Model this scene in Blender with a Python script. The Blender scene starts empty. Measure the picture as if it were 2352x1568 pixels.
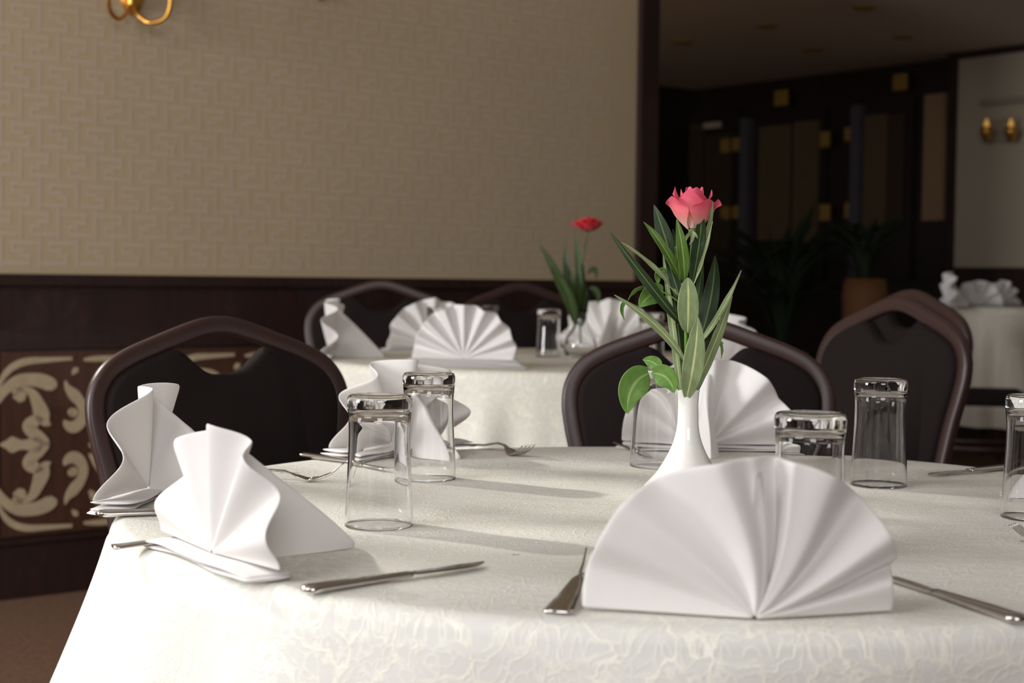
import bpy, bmesh, math, random
from mathutils import Vector, Matrix
PI = math.pi
random.seed(7)
S = bpy.context.scene
COL = S.collection

# ------------------------------------------------------------------ camera
FPX, PITCH, ROLL, EYE = 3545.0, 0.0411, 0.0121, 1.03
fwd = Vector((0, math.cos(PITCH), -math.sin(PITCH)))
up0 = Vector((0, math.sin(PITCH), math.cos(PITCH)))
rt0 = Vector((1, 0, 0))
cr, sr = math.cos(ROLL), math.sin(ROLL)
CX = rt0 * cr + up0 * sr
CY = rt0 * -sr + up0 * cr
CPOS = Vector((0, 0, EYE))
camd = bpy.data.cameras.new('camera')
cam = bpy.data.objects.new('camera', camd)
COL.objects.link(cam)
cam.matrix_world = Matrix(((CX.x, CY.x, -fwd.x, 0), (CX.y, CY.y, -fwd.y, 0), (CX.z, CY.z, -fwd.z, EYE), (0, 0, 0, 1)))
camd.sensor_width = 36
camd.lens = 36 * FPX / 2352
camd.dof.use_dof = True
camd.dof.focus_distance = 1.93
camd.dof.aperture_fstop = 5.6
camd.dof.aperture_blades = 8
camd.clip_start = 0.05
S.camera = cam

def ray(px, py):
    return fwd + CX * ((px - 1176) / FPX) + CY * (-(py - 784) / FPX)
def W(px, py, Y):
    d = ray(px, py)
    return CPOS + d * (Y / d.y)
TZ = 0.75
def T(px, py, z=TZ):
    d = ray(px, py)
    return CPOS + d * ((z - EYE) / d.z)

# ------------------------------------------------------------------ light
wd = bpy.data.worlds.new('world'); S.world = wd; wd.use_nodes = True
bg = wd.node_tree.nodes['Background']
bg.inputs[0].default_value = (0.75, 0.85, 1.0, 1); bg.inputs[1].default_value = 0.25
S.view_settings.view_transform = 'Standard'
S.view_settings.look = 'None'
S.view_settings.gamma = 1
S.view_settings.use_curve_mapping = False
S.view_settings.exposure = 0.0

def look_rot(loc, target):
    return (Vector(target) - Vector(loc)).to_track_quat('-Z', 'Y').to_euler()
SUN_AZ = Vector((0.83, -0.55, 0)).normalized()
SUN_EL = math.radians(31)
sd = bpy.data.lights.new('sun', 'SUN'); sun = bpy.data.objects.new('sun', sd); COL.objects.link(sun)
sun.rotation_euler = (SUN_AZ * math.cos(SUN_EL) + Vector((0, 0, -math.sin(SUN_EL)))).to_track_quat('-Z', 'Y').to_euler()
sd.energy = 2.5; sd.angle = math.radians(1.9); sd.color = (1, 0.95, 0.86)
def area(name, loc, target, sx, sy, power, color, spread=180):
    l = bpy.data.lights.new(name, 'AREA'); l.shape = 'RECTANGLE'; l.size = sx; l.size_y = sy
    l.energy = power; l.color = color; l.spread = math.radians(spread)
    o = bpy.data.objects.new(name, l); COL.objects.link(o)
    o.location = loc; o.rotation_euler = look_rot(loc, target)
    return o
area('window_light', (-2.1, -0.2, 2.75), (0.1, 2.1, 0.75), 1.6, 1.3, 50, (0.97, 0.98, 1.0))
area('window_light', (-4.6, 0.9, 1.75), (-0.3, 3.7, 1.0), 1.3, 1.7, 84, (0.98, 0.985, 1.0), 110)
area('window_light', (0.3, -2.4, 2.2), (0.3, 2.4, 0.8), 1.5, 1.3, 66, (0.98, 0.98, 1.0))

# ------------------------------------------------------------------ helpers
def srgb(r, g, b):
    f = lambda c: (c / 255 / 12.92) if c / 255 <= 0.04045 else ((c / 255 + 0.055) / 1.055) ** 2.4
    return (f(r), f(g), f(b), 1)
def N(nt, typ, **kw):
    n = nt.nodes.new(typ)
    for k, v in kw.items():
        if k.startswith('i_'): n.inputs[k[2:].replace('_', ' ')].default_value = v
        else: setattr(n, k, v)
    return n
def mat(name, col, rough=0.5, metal=0.0, var=0.08, nscale=30, bump=0.0, bscale=200, spec=0.5, coat=0.0, sheen=0.0, emit=None):
    m = bpy.data.materials.new(name); m.use_nodes = True
    nt = m.node_tree; p = nt.nodes['Principled BSDF']; L = nt.links.new
    p.inputs['Roughness'].default_value = rough; p.inputs['Metallic'].default_value = metal
    p.inputs['Specular IOR Level'].default_value = spec
    p.inputs['Coat Weight'].default_value = coat
    p.inputs['Sheen Weight'].default_value = sheen
    tc = N(nt, 'ShaderNodeTexCoord')
    nz = N(nt, 'ShaderNodeTexNoise'); nz.inputs['Scale'].default_value = nscale; nz.inputs['Detail'].default_value = 4
    L(tc.outputs['Object'], nz.inputs['Vector'])
    rp = N(nt, 'ShaderNodeValToRGB')
    c = list(col)
    rp.color_ramp.elements[0].position = 0.3; rp.color_ramp.elements[1].position = 0.7
    rp.color_ramp.elements[0].color = (c[0] * (1 - var), c[1] * (1 - var), c[2] * (1 - var), 1)
    rp.color_ramp.elements[1].color = (min(1, c[0] * (1 + var)), min(1, c[1] * (1 + var)), min(1, c[2] * (1 + var)), 1)
    L(nz.outputs['Fac'], rp.inputs['Fac']); L(rp.outputs['Color'], p.inputs['Base Color'])
    if bump:
        nb = N(nt, 'ShaderNodeTexNoise'); nb.inputs['Scale'].default_value = bscale; nb.inputs['Detail'].default_value = 3
        L(tc.outputs['Object'], nb.inputs['Vector'])
        b = N(nt, 'ShaderNodeBump'); b.inputs['Strength'].default_value = bump; b.inputs['Distance'].default_value = 0.002
        L(nb.outputs['Fac'], b.inputs['Height']); L(b.outputs['Normal'], p.inputs['Normal'])
    if emit:
        p.inputs['Emission Color'].default_value = emit[0]; p.inputs['Emission Strength'].default_value = emit[1]
    return m
def wood(name, c1, c2, rough=0.35, scale=6):
    m = mat(name, c1, rough, var=0.1, nscale=8, coat=0.15)
    nt = m.node_tree; L = nt.links.new; p = nt.nodes['Principled BSDF']
    tc = N(nt, 'ShaderNodeTexCoord'); mp = N(nt, 'ShaderNodeMapping'); mp.inputs['Scale'].default_value = (scale * 4, scale * 4, scale * 0.4)
    w = N(nt, 'ShaderNodeTexNoise'); w.inputs['Scale'].default_value = 2.0; w.inputs['Detail'].default_value = 6; w.inputs['Distortion'].default_value = 0.6
    r = N(nt, 'ShaderNodeValToRGB'); r.color_ramp.elements[0].color = c1; r.color_ramp.elements[1].color = c2
    r.color_ramp.elements[0].position = 0.35; r.color_ramp.elements[1].position = 0.7
    L(tc.outputs['Object'], mp.inputs[0]); L(mp.outputs[0], w.inputs['Vector']); L(w.outputs['Fac'], r.inputs['Fac']); L(r.outputs['Color'], p.inputs['Base Color'])
    return m
def glassmat(name, tint=(1, 1, 1, 1)):
    m = bpy.data.materials.new(name); m.use_nodes = True; nt = m.node_tree
    nt.nodes.clear(); o = N(nt, 'ShaderNodeOutputMaterial'); g = N(nt, 'ShaderNodeBsdfGlass')
    g.inputs['IOR'].default_value = 1.47; g.inputs['Roughness'].default_value = 0.0
    nz = N(nt, 'ShaderNodeTexNoise'); nz.inputs['Scale'].default_value = 3
    mx = N(nt, 'ShaderNodeMix', data_type='RGBA'); mx.inputs['A'].default_value = tint; mx.inputs['B'].default_value = tuple(c * 0.985 for c in tint[:3]) + (1,)
    nt.links.new(nz.outputs['Fac'], mx.inputs['Factor']); nt.links.new(mx.outputs['Result'], g.inputs['Color'])
    nt.links.new(g.outputs[0], o.inputs[0])
    return m

def link(name, bm, m, parent=None, smooth=True, mods=()):
    me = bpy.data.meshes.new(name)
    bmesh.ops.recalc_face_normals(bm, faces=bm.faces[:])
    bm.to_mesh(me); bm.free()
    mats = m if isinstance(m, (list, tuple)) else [m]
    for x in mats: me.materials.append(x)
    if smooth:
        for p in me.polygons: p.use_smooth = True
    o = bpy.data.objects.new(name, me); COL.objects.link(o)
    if parent: o.parent = parent
    for kind, kw in mods:
        md = o.modifiers.new(kind.lower(), kind)
        for k, v in kw.items(): setattr(md, k, v)
    return o
def thing(name, label, cat, loc=(0, 0, 0), rz=0, group=None):
    o = bpy.data.objects.new(name, None); COL.objects.link(o)
    o.empty_display_size = 0.05
    o.location = loc; o.rotation_euler = (0, 0, rz)
    o['label'] = label; o['category'] = cat
    if group: o['group'] = group
    return o
def tag(o, label, cat, group=None):
    o['label'] = label; o['category'] = cat
    if group: o['group'] = group
    return o
def struct(o): o['kind'] = 'structure'; return o
def dup(root, loc, rz, label, group=None, scale=None):
    r = root.copy(); COL.objects.link(r); r.location = loc; r.rotation_euler = (0, 0, rz); r['label'] = label
    if group: r['group'] = group
    if scale: r.scale = (scale,) * 3
    for ch in list(root.children):
        c = ch.copy(); COL.objects.link(c); c.parent = r
        for g in list(ch.children):
            d = g.copy(); COL.objects.link(d); d.parent = c
    return r
def box(bm, c, s, rot=None, mi=0):
    ge = bmesh.ops.create_cube(bm, size=1)
    M = Matrix.Translation(Vector(c)) @ (rot if rot else Matrix.Identity(4)) @ Matrix.Diagonal((s[0], s[1], s[2], 1))
    bmesh.ops.transform(bm, matrix=M, verts=ge['verts'])
    for v in ge['verts']:
        for f in v.link_faces: f.material_index = mi
def lathe(bm, prof, n=48, c=(0, 0, 0), closed=False):
    rings = []
    for r, z in prof:
        if r < 1e-6: rings.append([bm.verts.new((c[0], c[1], c[2] + z))])
        else: rings.append([bm.verts.new((c[0] + r * math.cos(2 * PI * i / n), c[1] + r * math.sin(2 * PI * i / n), c[2] + z)) for i in range(n)])
    pairs = list(zip(rings, rings[1:]))
    if closed: pairs.append((rings[-1], rings[0]))
    for a, b in pairs:
        for i in range(n):
            j = (i + 1) % n
            if len(a) == 1 and len(b) == 1: continue
            if len(a) == 1: bm.faces.new((a[0], b[i], b[j]))
            elif len(b) == 1: bm.faces.new((a[i], b[0], a[j]))
            else: bm.faces.new((a[i], b[i], b[j], a[j]))
def catmull(pts, n=8):
    pts = [Vector(p) for p in pts]; P = [pts[0] * 2 - pts[1]] + pts + [pts[-1] * 2 - pts[-2]]
    out = []
    for i in range(1, len(P) - 2):
        for k in range(n):
            t = k / n
            a, b, c, d = P[i - 1], P[i], P[i + 1], P[i + 2]
            out.append(0.5 * ((2 * b) + (c - a) * t + (2 * a - 5 * b + 4 * c - d) * t * t + (3 * b - a - 3 * c + d) * t ** 3))
    out.append(pts[-1]); return out
def tube(bm, pts, r, n=10, sx=1, sy=1, cap=True, refn=Vector((0, 1, 0)), sq=1.0):
    """swept tube; r a number or list; sx scales in-plane (side) and sy along refn"""
    rings = []
    for i, p in enumerate(pts):
        t = (pts[min(i + 1, len(pts) - 1)] - pts[max(i - 1, 0)]).normalized()
        rn = refn if abs(t.dot(refn)) < 0.98 else Vector((1, 0, 0))
        s = t.cross(rn).normalized(); q = s.cross(t).normalized()
        rr = r[i] if isinstance(r, (list, tuple)) else r
        sp = lambda v: math.copysign(abs(v) ** sq, v)
        rings.append([bm.verts.new(p + s * sp(math.cos(2 * PI * k / n)) * rr * sx + q * sp(math.sin(2 * PI * k / n)) * rr * sy) for k in range(n)])
    for a, b in zip(rings, rings[1:]):
        for k in range(n): bm.faces.new((a[k], a[(k + 1) % n], b[(k + 1) % n], b[k]))
    if cap: bm.faces.new(rings[0][::-1]); bm.faces.new(rings[-1])
def grid(bm, rows, uvf=None, wrap=False):
    """rows: list of lists of positions; returns verts"""
    V = [[bm.verts.new(p) for p in r] for r in rows]
    uvl = bm.loops.layers.uv.verify() if uvf else None
    m = len(V[0])
    for i in range(len(V) - 1):
        for j in range(m if wrap else m - 1):
            k = (j + 1) % m
            f = bm.faces.new((V[i][j], V[i][k], V[i + 1][k], V[i + 1][j]))
            if uvf:
                for lp, (a, b) in zip(f.loops, ((i, j), (i, j + 1), (i + 1, j + 1), (i + 1, j))): lp[uvl].uv = uvf(a, b)
    return V

# ------------------------------------------------------------------ materials
DARKWOOD = wood('dark_mahogany', srgb(32, 13, 8), srgb(48, 20, 12), 0.55)
FARWOOD = wood('dark_stained_wood', srgb(26, 12, 9), srgb(38, 19, 13), 0.5)
FRETWOOD = wood('fret_wood', srgb(66, 38, 26), srgb(80, 48, 33), 0.5)
CREAM = mat('cream_lacquer', srgb(182, 164, 134), 0.6)
PAPER = mat('wallpaper_ground', srgb(186, 166, 134), 0.8, nscale=3, var=0.02)
PAPERL = mat('wallpaper_line', srgb(192, 174, 152), 0.8, nscale=3, var=0.02)
WHITEWALL = mat('pale_wallcovering', srgb(176, 166, 146), 0.8, nscale=2, var=0.02, bump=0.1)
CEIL = mat('ceiling_paint', srgb(206, 197, 186), 0.9, nscale=1, var=0.02)
CARPET = mat('brown_carpet', srgb(110, 78, 56), 0.95, nscale=60, var=0.3, bump=0.6, bscale=350)
FLOORT = mat('grey_carpet', srgb(150, 140, 136), 0.9, nscale=40, var=0.1, bump=0.3)
CHFRAME = mat('chair_frame_enamel', srgb(56, 37, 34), 0.36, var=0.06, nscale=200, bump=0.12, bscale=900, spec=0.5)
CHFAB = mat('chair_fabric', srgb(25, 17, 15), 0.9, var=0.15, nscale=300, bump=0.5, bscale=900, spec=0.25)
STEEL = mat('polished_steel', srgb(205, 200, 195), 0.16, 1.0, var=0.03)
BRASS = mat('brass', srgb(226, 170, 84), 0.28, 1.0, var=0.05)
PALEGOLD = mat('pale_gold_enamel', srgb(160, 130, 62), 0.5, 0.2, var=0.1)
PORC = mat('white_porcelain', srgb(238, 236, 230), 0.12, var=0.01, coat=0.6)
GILT = mat('gilt_line', srgb(214, 150, 60), 0.3, 0.4)
GLASS = glassmat('clear_glass')
TWOOD = wood('plywood', srgb(120, 85, 55), srgb(150, 110, 75), 0.5)
STEM = mat('stem_green', srgb(98, 140, 40), 0.5)
DSTEM = mat('rose_stem_green', srgb(86, 104, 52), 0.5)
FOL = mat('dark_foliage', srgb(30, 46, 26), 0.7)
POTM = mat('terracotta', srgb(120, 80, 44), 0.7)
FARPANEL = mat('tan_fabric_panel', srgb(92, 76, 52), 0.85)
FARPANEL2 = mat('pale_tan_panel', srgb(150, 122, 92), 0.85)
LITEDGE = mat('painted_lit_edge', srgb(84, 80, 90), 0.5, 0.1)  # light catching the screen frames' edges, put into the colour
BULB = mat('amber_bulb', srgb(236, 190, 110), 0.3, emit=(srgb(255, 190, 90), 0.35))
SCONCEG = mat('frosted_cut_glass', srgb(150, 140, 122), 0.35)

def fabric(name, col, transl=0.18):
    m = bpy.data.materials.new(name); m.use_nodes = True; nt = m.node_tree; L = nt.links.new
    p = nt.nodes['Principled BSDF']; out = nt.nodes['Material Output']
    p.inputs['Roughness'].default_value = 0.85; p.inputs['Sheen Weight'].default_value = 0.15; p.inputs['Specular IOR Level'].default_value = 0.25
    tc = N(nt, 'ShaderNodeTexCoord')
    w1 = N(nt, 'ShaderNodeTexWave'); w1.inputs['Scale'].default_value = 420; w1.bands_direction = 'X'
    w2 = N(nt, 'ShaderNodeTexWave'); w2.inputs['Scale'].default_value = 420; w2.bands_direction = 'Z'
    mu = N(nt, 'ShaderNodeMath', operation='ADD')
    L(tc.outputs['Object'], w1.inputs['Vector']); L(tc.outputs['Object'], w2.inputs['Vector'])
    L(w1.outputs['Fac'], mu.inputs[0]); L(w2.outputs['Fac'], mu.inputs[1])
    nz = N(nt, 'ShaderNodeTexNoise'); nz.inputs['Scale'].default_value = 22; nz.inputs['Detail'].default_value = 3
    L(tc.outputs['Object'], nz.inputs['Vector'])
    b0 = N(nt, 'ShaderNodeBump'); b0.inputs['Strength'].default_value = 0.25; b0.inputs['Distance'].default_value = 0.004
    L(nz.outputs['Fac'], b0.inputs['Height'])
    b = N(nt, 'ShaderNodeBump'); b.inputs['Strength'].default_value = 0.12; b.inputs['Distance'].default_value = 0.0005
    L(mu.outputs[0], b.inputs['Height']); L(b0.outputs[0], b.inputs['Normal']); L(b.outputs[0], p.inputs['Normal'])
    p.inputs['Base Color'].default_value = col
    t = N(nt, 'ShaderNodeBsdfTranslucent'); t.inputs[0].default_value = col
    mx = N(nt, 'ShaderNodeMixShader'); mx.inputs[0].default_value = transl
    L(p.outputs[0], mx.inputs[1]); L(t.outputs[0], mx.inputs[2]); L(mx.outputs[0], out.inputs[0])
    return m
NAPKIN = fabric('napkin_cotton', srgb(238, 234, 231))

def lace(name, col, holes=True):
    m = bpy.data.materials.new(name); m.use_nodes = True; nt = m.node_tree; L = nt.links.new
    p = nt.nodes['Principled BSDF']; out = nt.nodes['Material Output']
    p.inputs['Specular IOR Level'].default_value = 0.4
    uv = N(nt, 'ShaderNodeUVMap')
    # distort coordinates
    nz = N(nt, 'ShaderNodeTexNoise'); nz.inputs['Scale'].default_value = 12; nz.inputs['Detail'].default_value = 5
    L(uv.outputs[0], nz.inputs['Vector'])
    sub = N(nt, 'ShaderNodeVectorMath', operation='SUBTRACT'); sub.inputs[1].default_value = (0.5, 0.5, 0.5); L(nz.outputs['Color'], sub.inputs[0])
    sc = N(nt, 'ShaderNodeVectorMath', operation='SCALE'); sc.inputs['Scale'].default_value = 0.13; L(sub.outputs[0], sc.inputs[0])
    ad = N(nt, 'ShaderNodeVectorMath', operation='ADD'); L(uv.outputs[0], ad.inputs[0]); L(sc.outputs[0], ad.inputs[1])
    v = N(nt, 'ShaderNodeTexVoronoi', feature='DISTANCE_TO_EDGE'); v.inputs['Scale'].default_value = 26; L(ad.outputs[0], v.inputs['Vector'])
    r1 = N(nt, 'ShaderNodeValToRGB'); r1.color_ramp.elements[0].position = 0.012; r1.color_ramp.elements[1].position = 0.045
    r1.color_ramp.elements[0].color = (1, 1, 1, 1); r1.color_ramp.elements[1].color = (0, 0, 0, 1)
    L(v.outputs['Distance'], r1.inputs['Fac'])
    v2 = N(nt, 'ShaderNodeTexVoronoi', feature='DISTANCE_TO_EDGE'); v2.inputs['Scale'].default_value = 62; L(ad.outputs[0], v2.inputs['Vector'])
    r2 = N(nt, 'ShaderNodeValToRGB'); r2.color_ramp.elements[0].position = 0.01; r2.color_ramp.elements[1].position = 0.10
    r2.color_ramp.elements[0].color = (0.6, 0.6, 0.6, 1); r2.color_ramp.elements[1].color = (0, 0, 0, 1)
    L(v2.outputs['Distance'], r2.inputs['Fac'])
    mxn = N(nt, 'ShaderNodeMath', operation='MAXIMUM'); L(r1.outputs['Color'], mxn.inputs[0]); L(r2.outputs['Color'], mxn.inputs[1])
    fine = N(nt, 'ShaderNodeTexNoise'); fine.inputs['Scale'].default_value = 380; fine.inputs['Detail'].default_value = 2; L(uv.outputs[0], fine.inputs['Vector'])
    fm = N(nt, 'ShaderNodeMath', operation='MULTIPLY_ADD'); fm.inputs[1].default_value = 0.45; L(fine.outputs['Fac'], fm.inputs[0]); L(mxn.outputs[0], fm.inputs[2])
    wr = N(nt, 'ShaderNodeTexNoise'); wr.inputs['Scale'].default_value = 9; wr.inputs['Detail'].default_value = 2
    mpw = N(nt, 'ShaderNodeMapping'); mpw.inputs['Scale'].default_value = (0.6, 2.6, 1); L(uv.outputs[0], mpw.inputs[0]); L(mpw.outputs[0], wr.inputs['Vector'])
    b0 = N(nt, 'ShaderNodeBump'); b0.inputs['Strength'].default_value = 0.25; b0.inputs['Distance'].default_value = 0.005; L(wr.outputs['Fac'], b0.inputs['Height'])
    b = N(nt, 'ShaderNodeBump'); b.inputs['Strength'].default_value = 0.5; b.inputs['Distance'].default_value = 0.0007
    L(fm.outputs[0], b.inputs['Height']); L(b0.outputs[0], b.inputs['Normal']); L(b.outputs[0], p.inputs['Normal'])
    mc = N(nt, 'ShaderNodeMix', data_type='RGBA'); mc.inputs['A'].default_value = tuple(c * 0.89 for c in col[:3]) + (1,)
    mc.inputs['B'].default_value = (min(1, col[0] * 1.06), min(1, col[1] * 1.05), min(1, col[2] * 0.98), 1)
    L(mxn.outputs[0], mc.inputs['Factor']); L(mc.outputs['Result'], p.inputs['Base Color'])
    rr = N(nt, 'ShaderNodeMapRange'); rr.inputs['To Min'].default_value = 0.8; rr.inputs['To Max'].default_value = 0.35
    L(mxn.outputs[0], rr.inputs['Value']); L(rr.outputs[0], p.inputs['Roughness'])
    if holes:
        # open net patches between the woven leaves
        hv = N(nt, 'ShaderNodeTexVoronoi', feature='DISTANCE_TO_EDGE'); hv.inputs['Scale'].default_value = 330; L(uv.outputs[0], hv.inputs['Vector'])
        h1 = N(nt, 'ShaderNodeMath', operation='GREATER_THAN'); h1.inputs[1].default_value = 0.11; L(hv.outputs['Distance'], h1.inputs[0])
        mk = N(nt, 'ShaderNodeTexNoise'); mk.inputs['Scale'].default_value = 16; L(uv.outputs[0], mk.inputs['Vector'])
        h2 = N(nt, 'ShaderNodeMath', operation='GREATER_THAN'); h2.inputs[1].default_value = 0.75; L(mk.outputs['Fac'], h2.inputs[0])
        hm = N(nt, 'ShaderNodeMath', operation='MULTIPLY'); L(h1.outputs[0], hm.inputs[0]); L(h2.outputs[0], hm.inputs[1])
        iv = N(nt, 'ShaderNodeMath', operation='SUBTRACT'); iv.inputs[0].default_value = 1.0; L(hm.outputs[0], iv.inputs[1]); L(iv.outputs[0], p.inputs['Alpha'])
    return m
LACE = lace('ivory_lace', srgb(231, 229, 222))
LACEPLAIN = lace('ivory_lace_plain', srgb(232, 228, 216), holes=False)
LACEGREY = lace('grey_ivory_cloth', srgb(196, 188, 174), holes=False)
LINER = fabric('liner_cotton', srgb(240, 239, 236), 0.1)

def leafmat(name, c, rib, rough=0.45):
    m = bpy.data.materials.new(name); m.use_nodes = True; nt = m.node_tree; L = nt.links.new
    p = nt.nodes['Principled BSDF']; out = nt.nodes['Material Output']; p.inputs['Roughness'].default_value = rough; p.inputs['Specular IOR Level'].default_value = 0.3
    uv = N(nt, 'ShaderNodeUVMap'); sp = N(nt, 'ShaderNodeSeparateXYZ'); L(uv.outputs[0], sp.inputs[0])
    a = N(nt, 'ShaderNodeMath', operation='SUBTRACT'); a.inputs[1].default_value = 0.5; L(sp.outputs[0], a.inputs[0])
    ab = N(nt, 'ShaderNodeMath', operation='ABSOLUTE'); L(a.outputs[0], ab.inputs[0])
    r = N(nt, 'ShaderNodeValToRGB'); r.color_ramp.elements[0].position = 0.03; r.color_ramp.elements[1].position = 0.06
    r.color_ramp.elements[0].color = rib; r.color_ramp.elements[1].color = c
    e = r.color_ramp.elements.new(0.465); e.color = c
    e = r.color_ramp.elements.new(0.495); e.color = rib
    L(ab.outputs[0], r.inputs['Fac'])
    # side veins
    ma = N(nt, 'ShaderNodeMath', operation='MULTIPLY_ADD'); ma.inputs[1].default_value = -0.35; L(ab.outputs[0], ma.inputs[0]); L(sp.outputs[1], ma.inputs[2])
    si = N(nt, 'ShaderNodeMath', operation='MULTIPLY'); si.inputs[1].default_value = 190; L(ma.outputs[0], si.inputs[0])
    sn = N(nt, 'ShaderNodeMath', operation='SINE'); L(si.outputs[0], sn.inputs[0])
    b = N(nt, 'ShaderNodeBump'); b.inputs['Strength'].default_value = 0.07; b.inputs['Distance'].default_value = 0.0004; L(sn.outputs[0], b.inputs['Height']); L(b.outputs[0], p.inputs['Normal'])
    nz = N(nt, 'ShaderNodeTexNoise'); nz.inputs['Scale'].default_value = 6; L(uv.outputs[0], nz.inputs['Vector'])
    hs = N(nt, 'ShaderNodeHueSaturation'); mr = N(nt, 'ShaderNodeMapRange'); mr.inputs['To Min'].default_value = 0.7; mr.inputs['To Max'].default_value = 1.3
    L(nz.outputs['Fac'], mr.inputs['Value']); L(mr.outputs[0], hs.inputs['Value']); L(r.outputs['Color'], hs.inputs['Color'])
    L(hs.outputs[0], p.inputs['Base Color'])
    t = N(nt, 'ShaderNodeBsdfTranslucent'); L(hs.outputs[0], t.inputs[0])
    mx = N(nt, 'ShaderNodeMixShader'); mx.inputs[0].default_value = 0.2
    L(p.outputs[0], mx.inputs[1]); L(t.outputs[0], mx.inputs[2]); L(mx.outputs[0], out.inputs[0])
    return m
LF_DARK = leafmat('leaf_dark', srgb(36, 54, 26), srgb(100, 122, 62))
LF_MID = leafmat('leaf_mid', srgb(78, 108, 40), srgb(140, 164, 82))
LF_PALE = leafmat('leaf_pale', srgb(132, 148, 104), srgb(202, 206, 146), 0.6)
LF_ROSE = leafmat('leaf_rose', srgb(104, 142, 64), srgb(150, 176, 104))
LF_FAR = leafmat('leaf_far', srgb(58, 76, 38), srgb(90, 110, 60))
def petalmat(name, tip, base, edge):
    m = bpy.data.materials.new(name); m.use_nodes = True; nt = m.node_tree; L = nt.links.new
    p = nt.nodes['Principled BSDF']; out = nt.nodes['Material Output']; p.inputs['Roughness'].default_value = 0.6; p.inputs['Sheen Weight'].default_value = 0.2
    uv = N(nt, 'ShaderNodeUVMap'); sp = N(nt, 'ShaderNodeSeparateXYZ'); L(uv.outputs[0], sp.inputs[0])
    nz = N(nt, 'ShaderNodeTexNoise'); nz.inputs['Scale'].default_value = 5; nz.inputs['Detail'].default_value = 5; L(uv.outputs[0], nz.inputs['Vector'])
    ad = N(nt, 'ShaderNodeMath', operation='MULTIPLY_ADD'); ad.inputs[1].default_value = 0.25; L(nz.outputs['Fac'], ad.inputs[0]); L(sp.outputs[1], ad.inputs[2])
    r = N(nt, 'ShaderNodeValToRGB'); r.color_ramp.elements[0].position = 0.15; r.color_ramp.elements[0].color = base
    r.color_ramp.elements[1].position = 0.6; r.color_ramp.elements[1].color = tip
    e = r.color_ramp.elements.new(1.08 if False else 0.97); e.color = edge
    L(ad.outputs[0], r.inputs['Fac']); L(r.outputs['Color'], p.inputs['Base Color'])
    t = N(nt, 'ShaderNodeBsdfTranslucent'); L(r.outputs['Color'], t.inputs[0])
    mx = N(nt, 'ShaderNodeMixShader'); mx.inputs[0].default_value = 0.3
    L(p.outputs[0], mx.inputs[1]); L(t.outputs[0], mx.inputs[2]); L(mx.outputs[0], out.inputs[0])
    return m
PETAL = petalmat('rose_petal', srgb(246, 138, 138), srgb(252, 218, 204), srgb(240, 98, 126))
REDPETAL = petalmat('red_petal', srgb(206, 24, 34), srgb(180, 20, 26), srgb(222, 30, 44))

# ------------------------------------------------------------------ room shell
W0 = Vector((-1.60, 4.83, 0)); WD = Vector((0.785, 0.619, 0)).normalized(); WN = Vector((WD.y, -WD.x, 0))  # WN points into the room
WROT = math.atan2(WD.y, WD.x)
RW = Matrix.Rotation(WROT, 4, 'Z')
def wp(u, z, off=0.0): return W0 + WD * u + WN * off + Vector((0, 0, z))
def wall_uv(px, py, off=0.0):
    d = ray(px, py); t = (W0 + WN * off - CPOS).dot(WN) / d.dot(WN); p = CPOS + d * t
    return (p - W0).dot(WD), p.z
UEND = wall_uv(1488, 300)[0]
def wbox(bm, u0, u1, z0, z1, o0, o1, mi=0):
    c = wp((u0 + u1) / 2, (z0 + z1) / 2, (o0 + o1) / 2)
    box(bm, c, (abs(u1 - u0), abs(o1 - o0), z1 - z0), RW, mi)
RAILZ = wall_uv(700, 636)[1]
CH, CF = 3.3, 2.45          # ceiling heights near / far area
WINU = (-2.75, -0.95)        # window with blinds in this wall, outside the frame
bm = bmesh.new()
# upper wall pieces around the window opening, lower wall plain
wbox(bm, -9, WINU[0], 0, CH, -0.2, 0)
wbox(bm, WINU[1], UEND, 0, CH, -0.2, 0)
wbox(bm, WINU[0], WINU[1], 0, 1.35, -0.2, 0)
wbox(bm, WINU[0], WINU[1], 3.2, CH, -0.2, 0)
# embossed key pattern of the wallpaper
pw, ph = 0.1235, 0.0925
def seg(a, b, w=0.011, ox=0, oz=0, mir=False, first_=True):
    (x0, z0), (x1, z1) = a, b
    if mir: x0, x1 = 1 - x0, 1 - x1
    p = Vector((ox + x0 * pw, oz + z0 * ph)); q = Vector((ox + x1 * pw, oz + z1 * ph))
    d = (q - p); L_ = d.length
    if L_ < 1e-6: return
    d /= L_; n = Vector((-d.y, d.x)) * w / 2; p = p + d * w * (0.5 if not first_ else 0.0); q = q + d * w * 0.5
    vs = [bm.verts.new(wp(c.x, c.y, 0.0008)) for c in (p - n, q - n, q + n, p + n)]
    f = bm.faces.new(vs); f.material_index = 1
def kg(*pts): return [(x / 7, y / 6) for x, y in pts]
KEY = [kg((0, 0), (0, 6)), kg((0.36, 0.9), (5.0, 0.9), (5.0, 2.55), (3.5, 2.55)), kg((6.64, 5.1), (2.0, 5.1), (2.0, 3.45), (3.9, 3.45))]
nrow = int((CH - 0.03 - RAILZ) / ph)
ncol0, ncol1 = int(-0.95 / pw) + 1, int((UEND - 0.05) / pw) - 1
for r_ in range(nrow):
    for c_ in range(ncol0, ncol1):
        mir = r_ % 2 == 1
        ox = c_ * pw + (0.5 * pw if mir else 0)
        for pl in KEY:
            for i_, (a, b) in enumerate(zip(pl, pl[1:])): seg(a, b, 0.0100, ox, RAILZ + 0.02 + r_ * ph, mir, i_ == 0)
struct(link('wall_left', bm, [PAPER, PAPERL], smooth=False))
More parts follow.
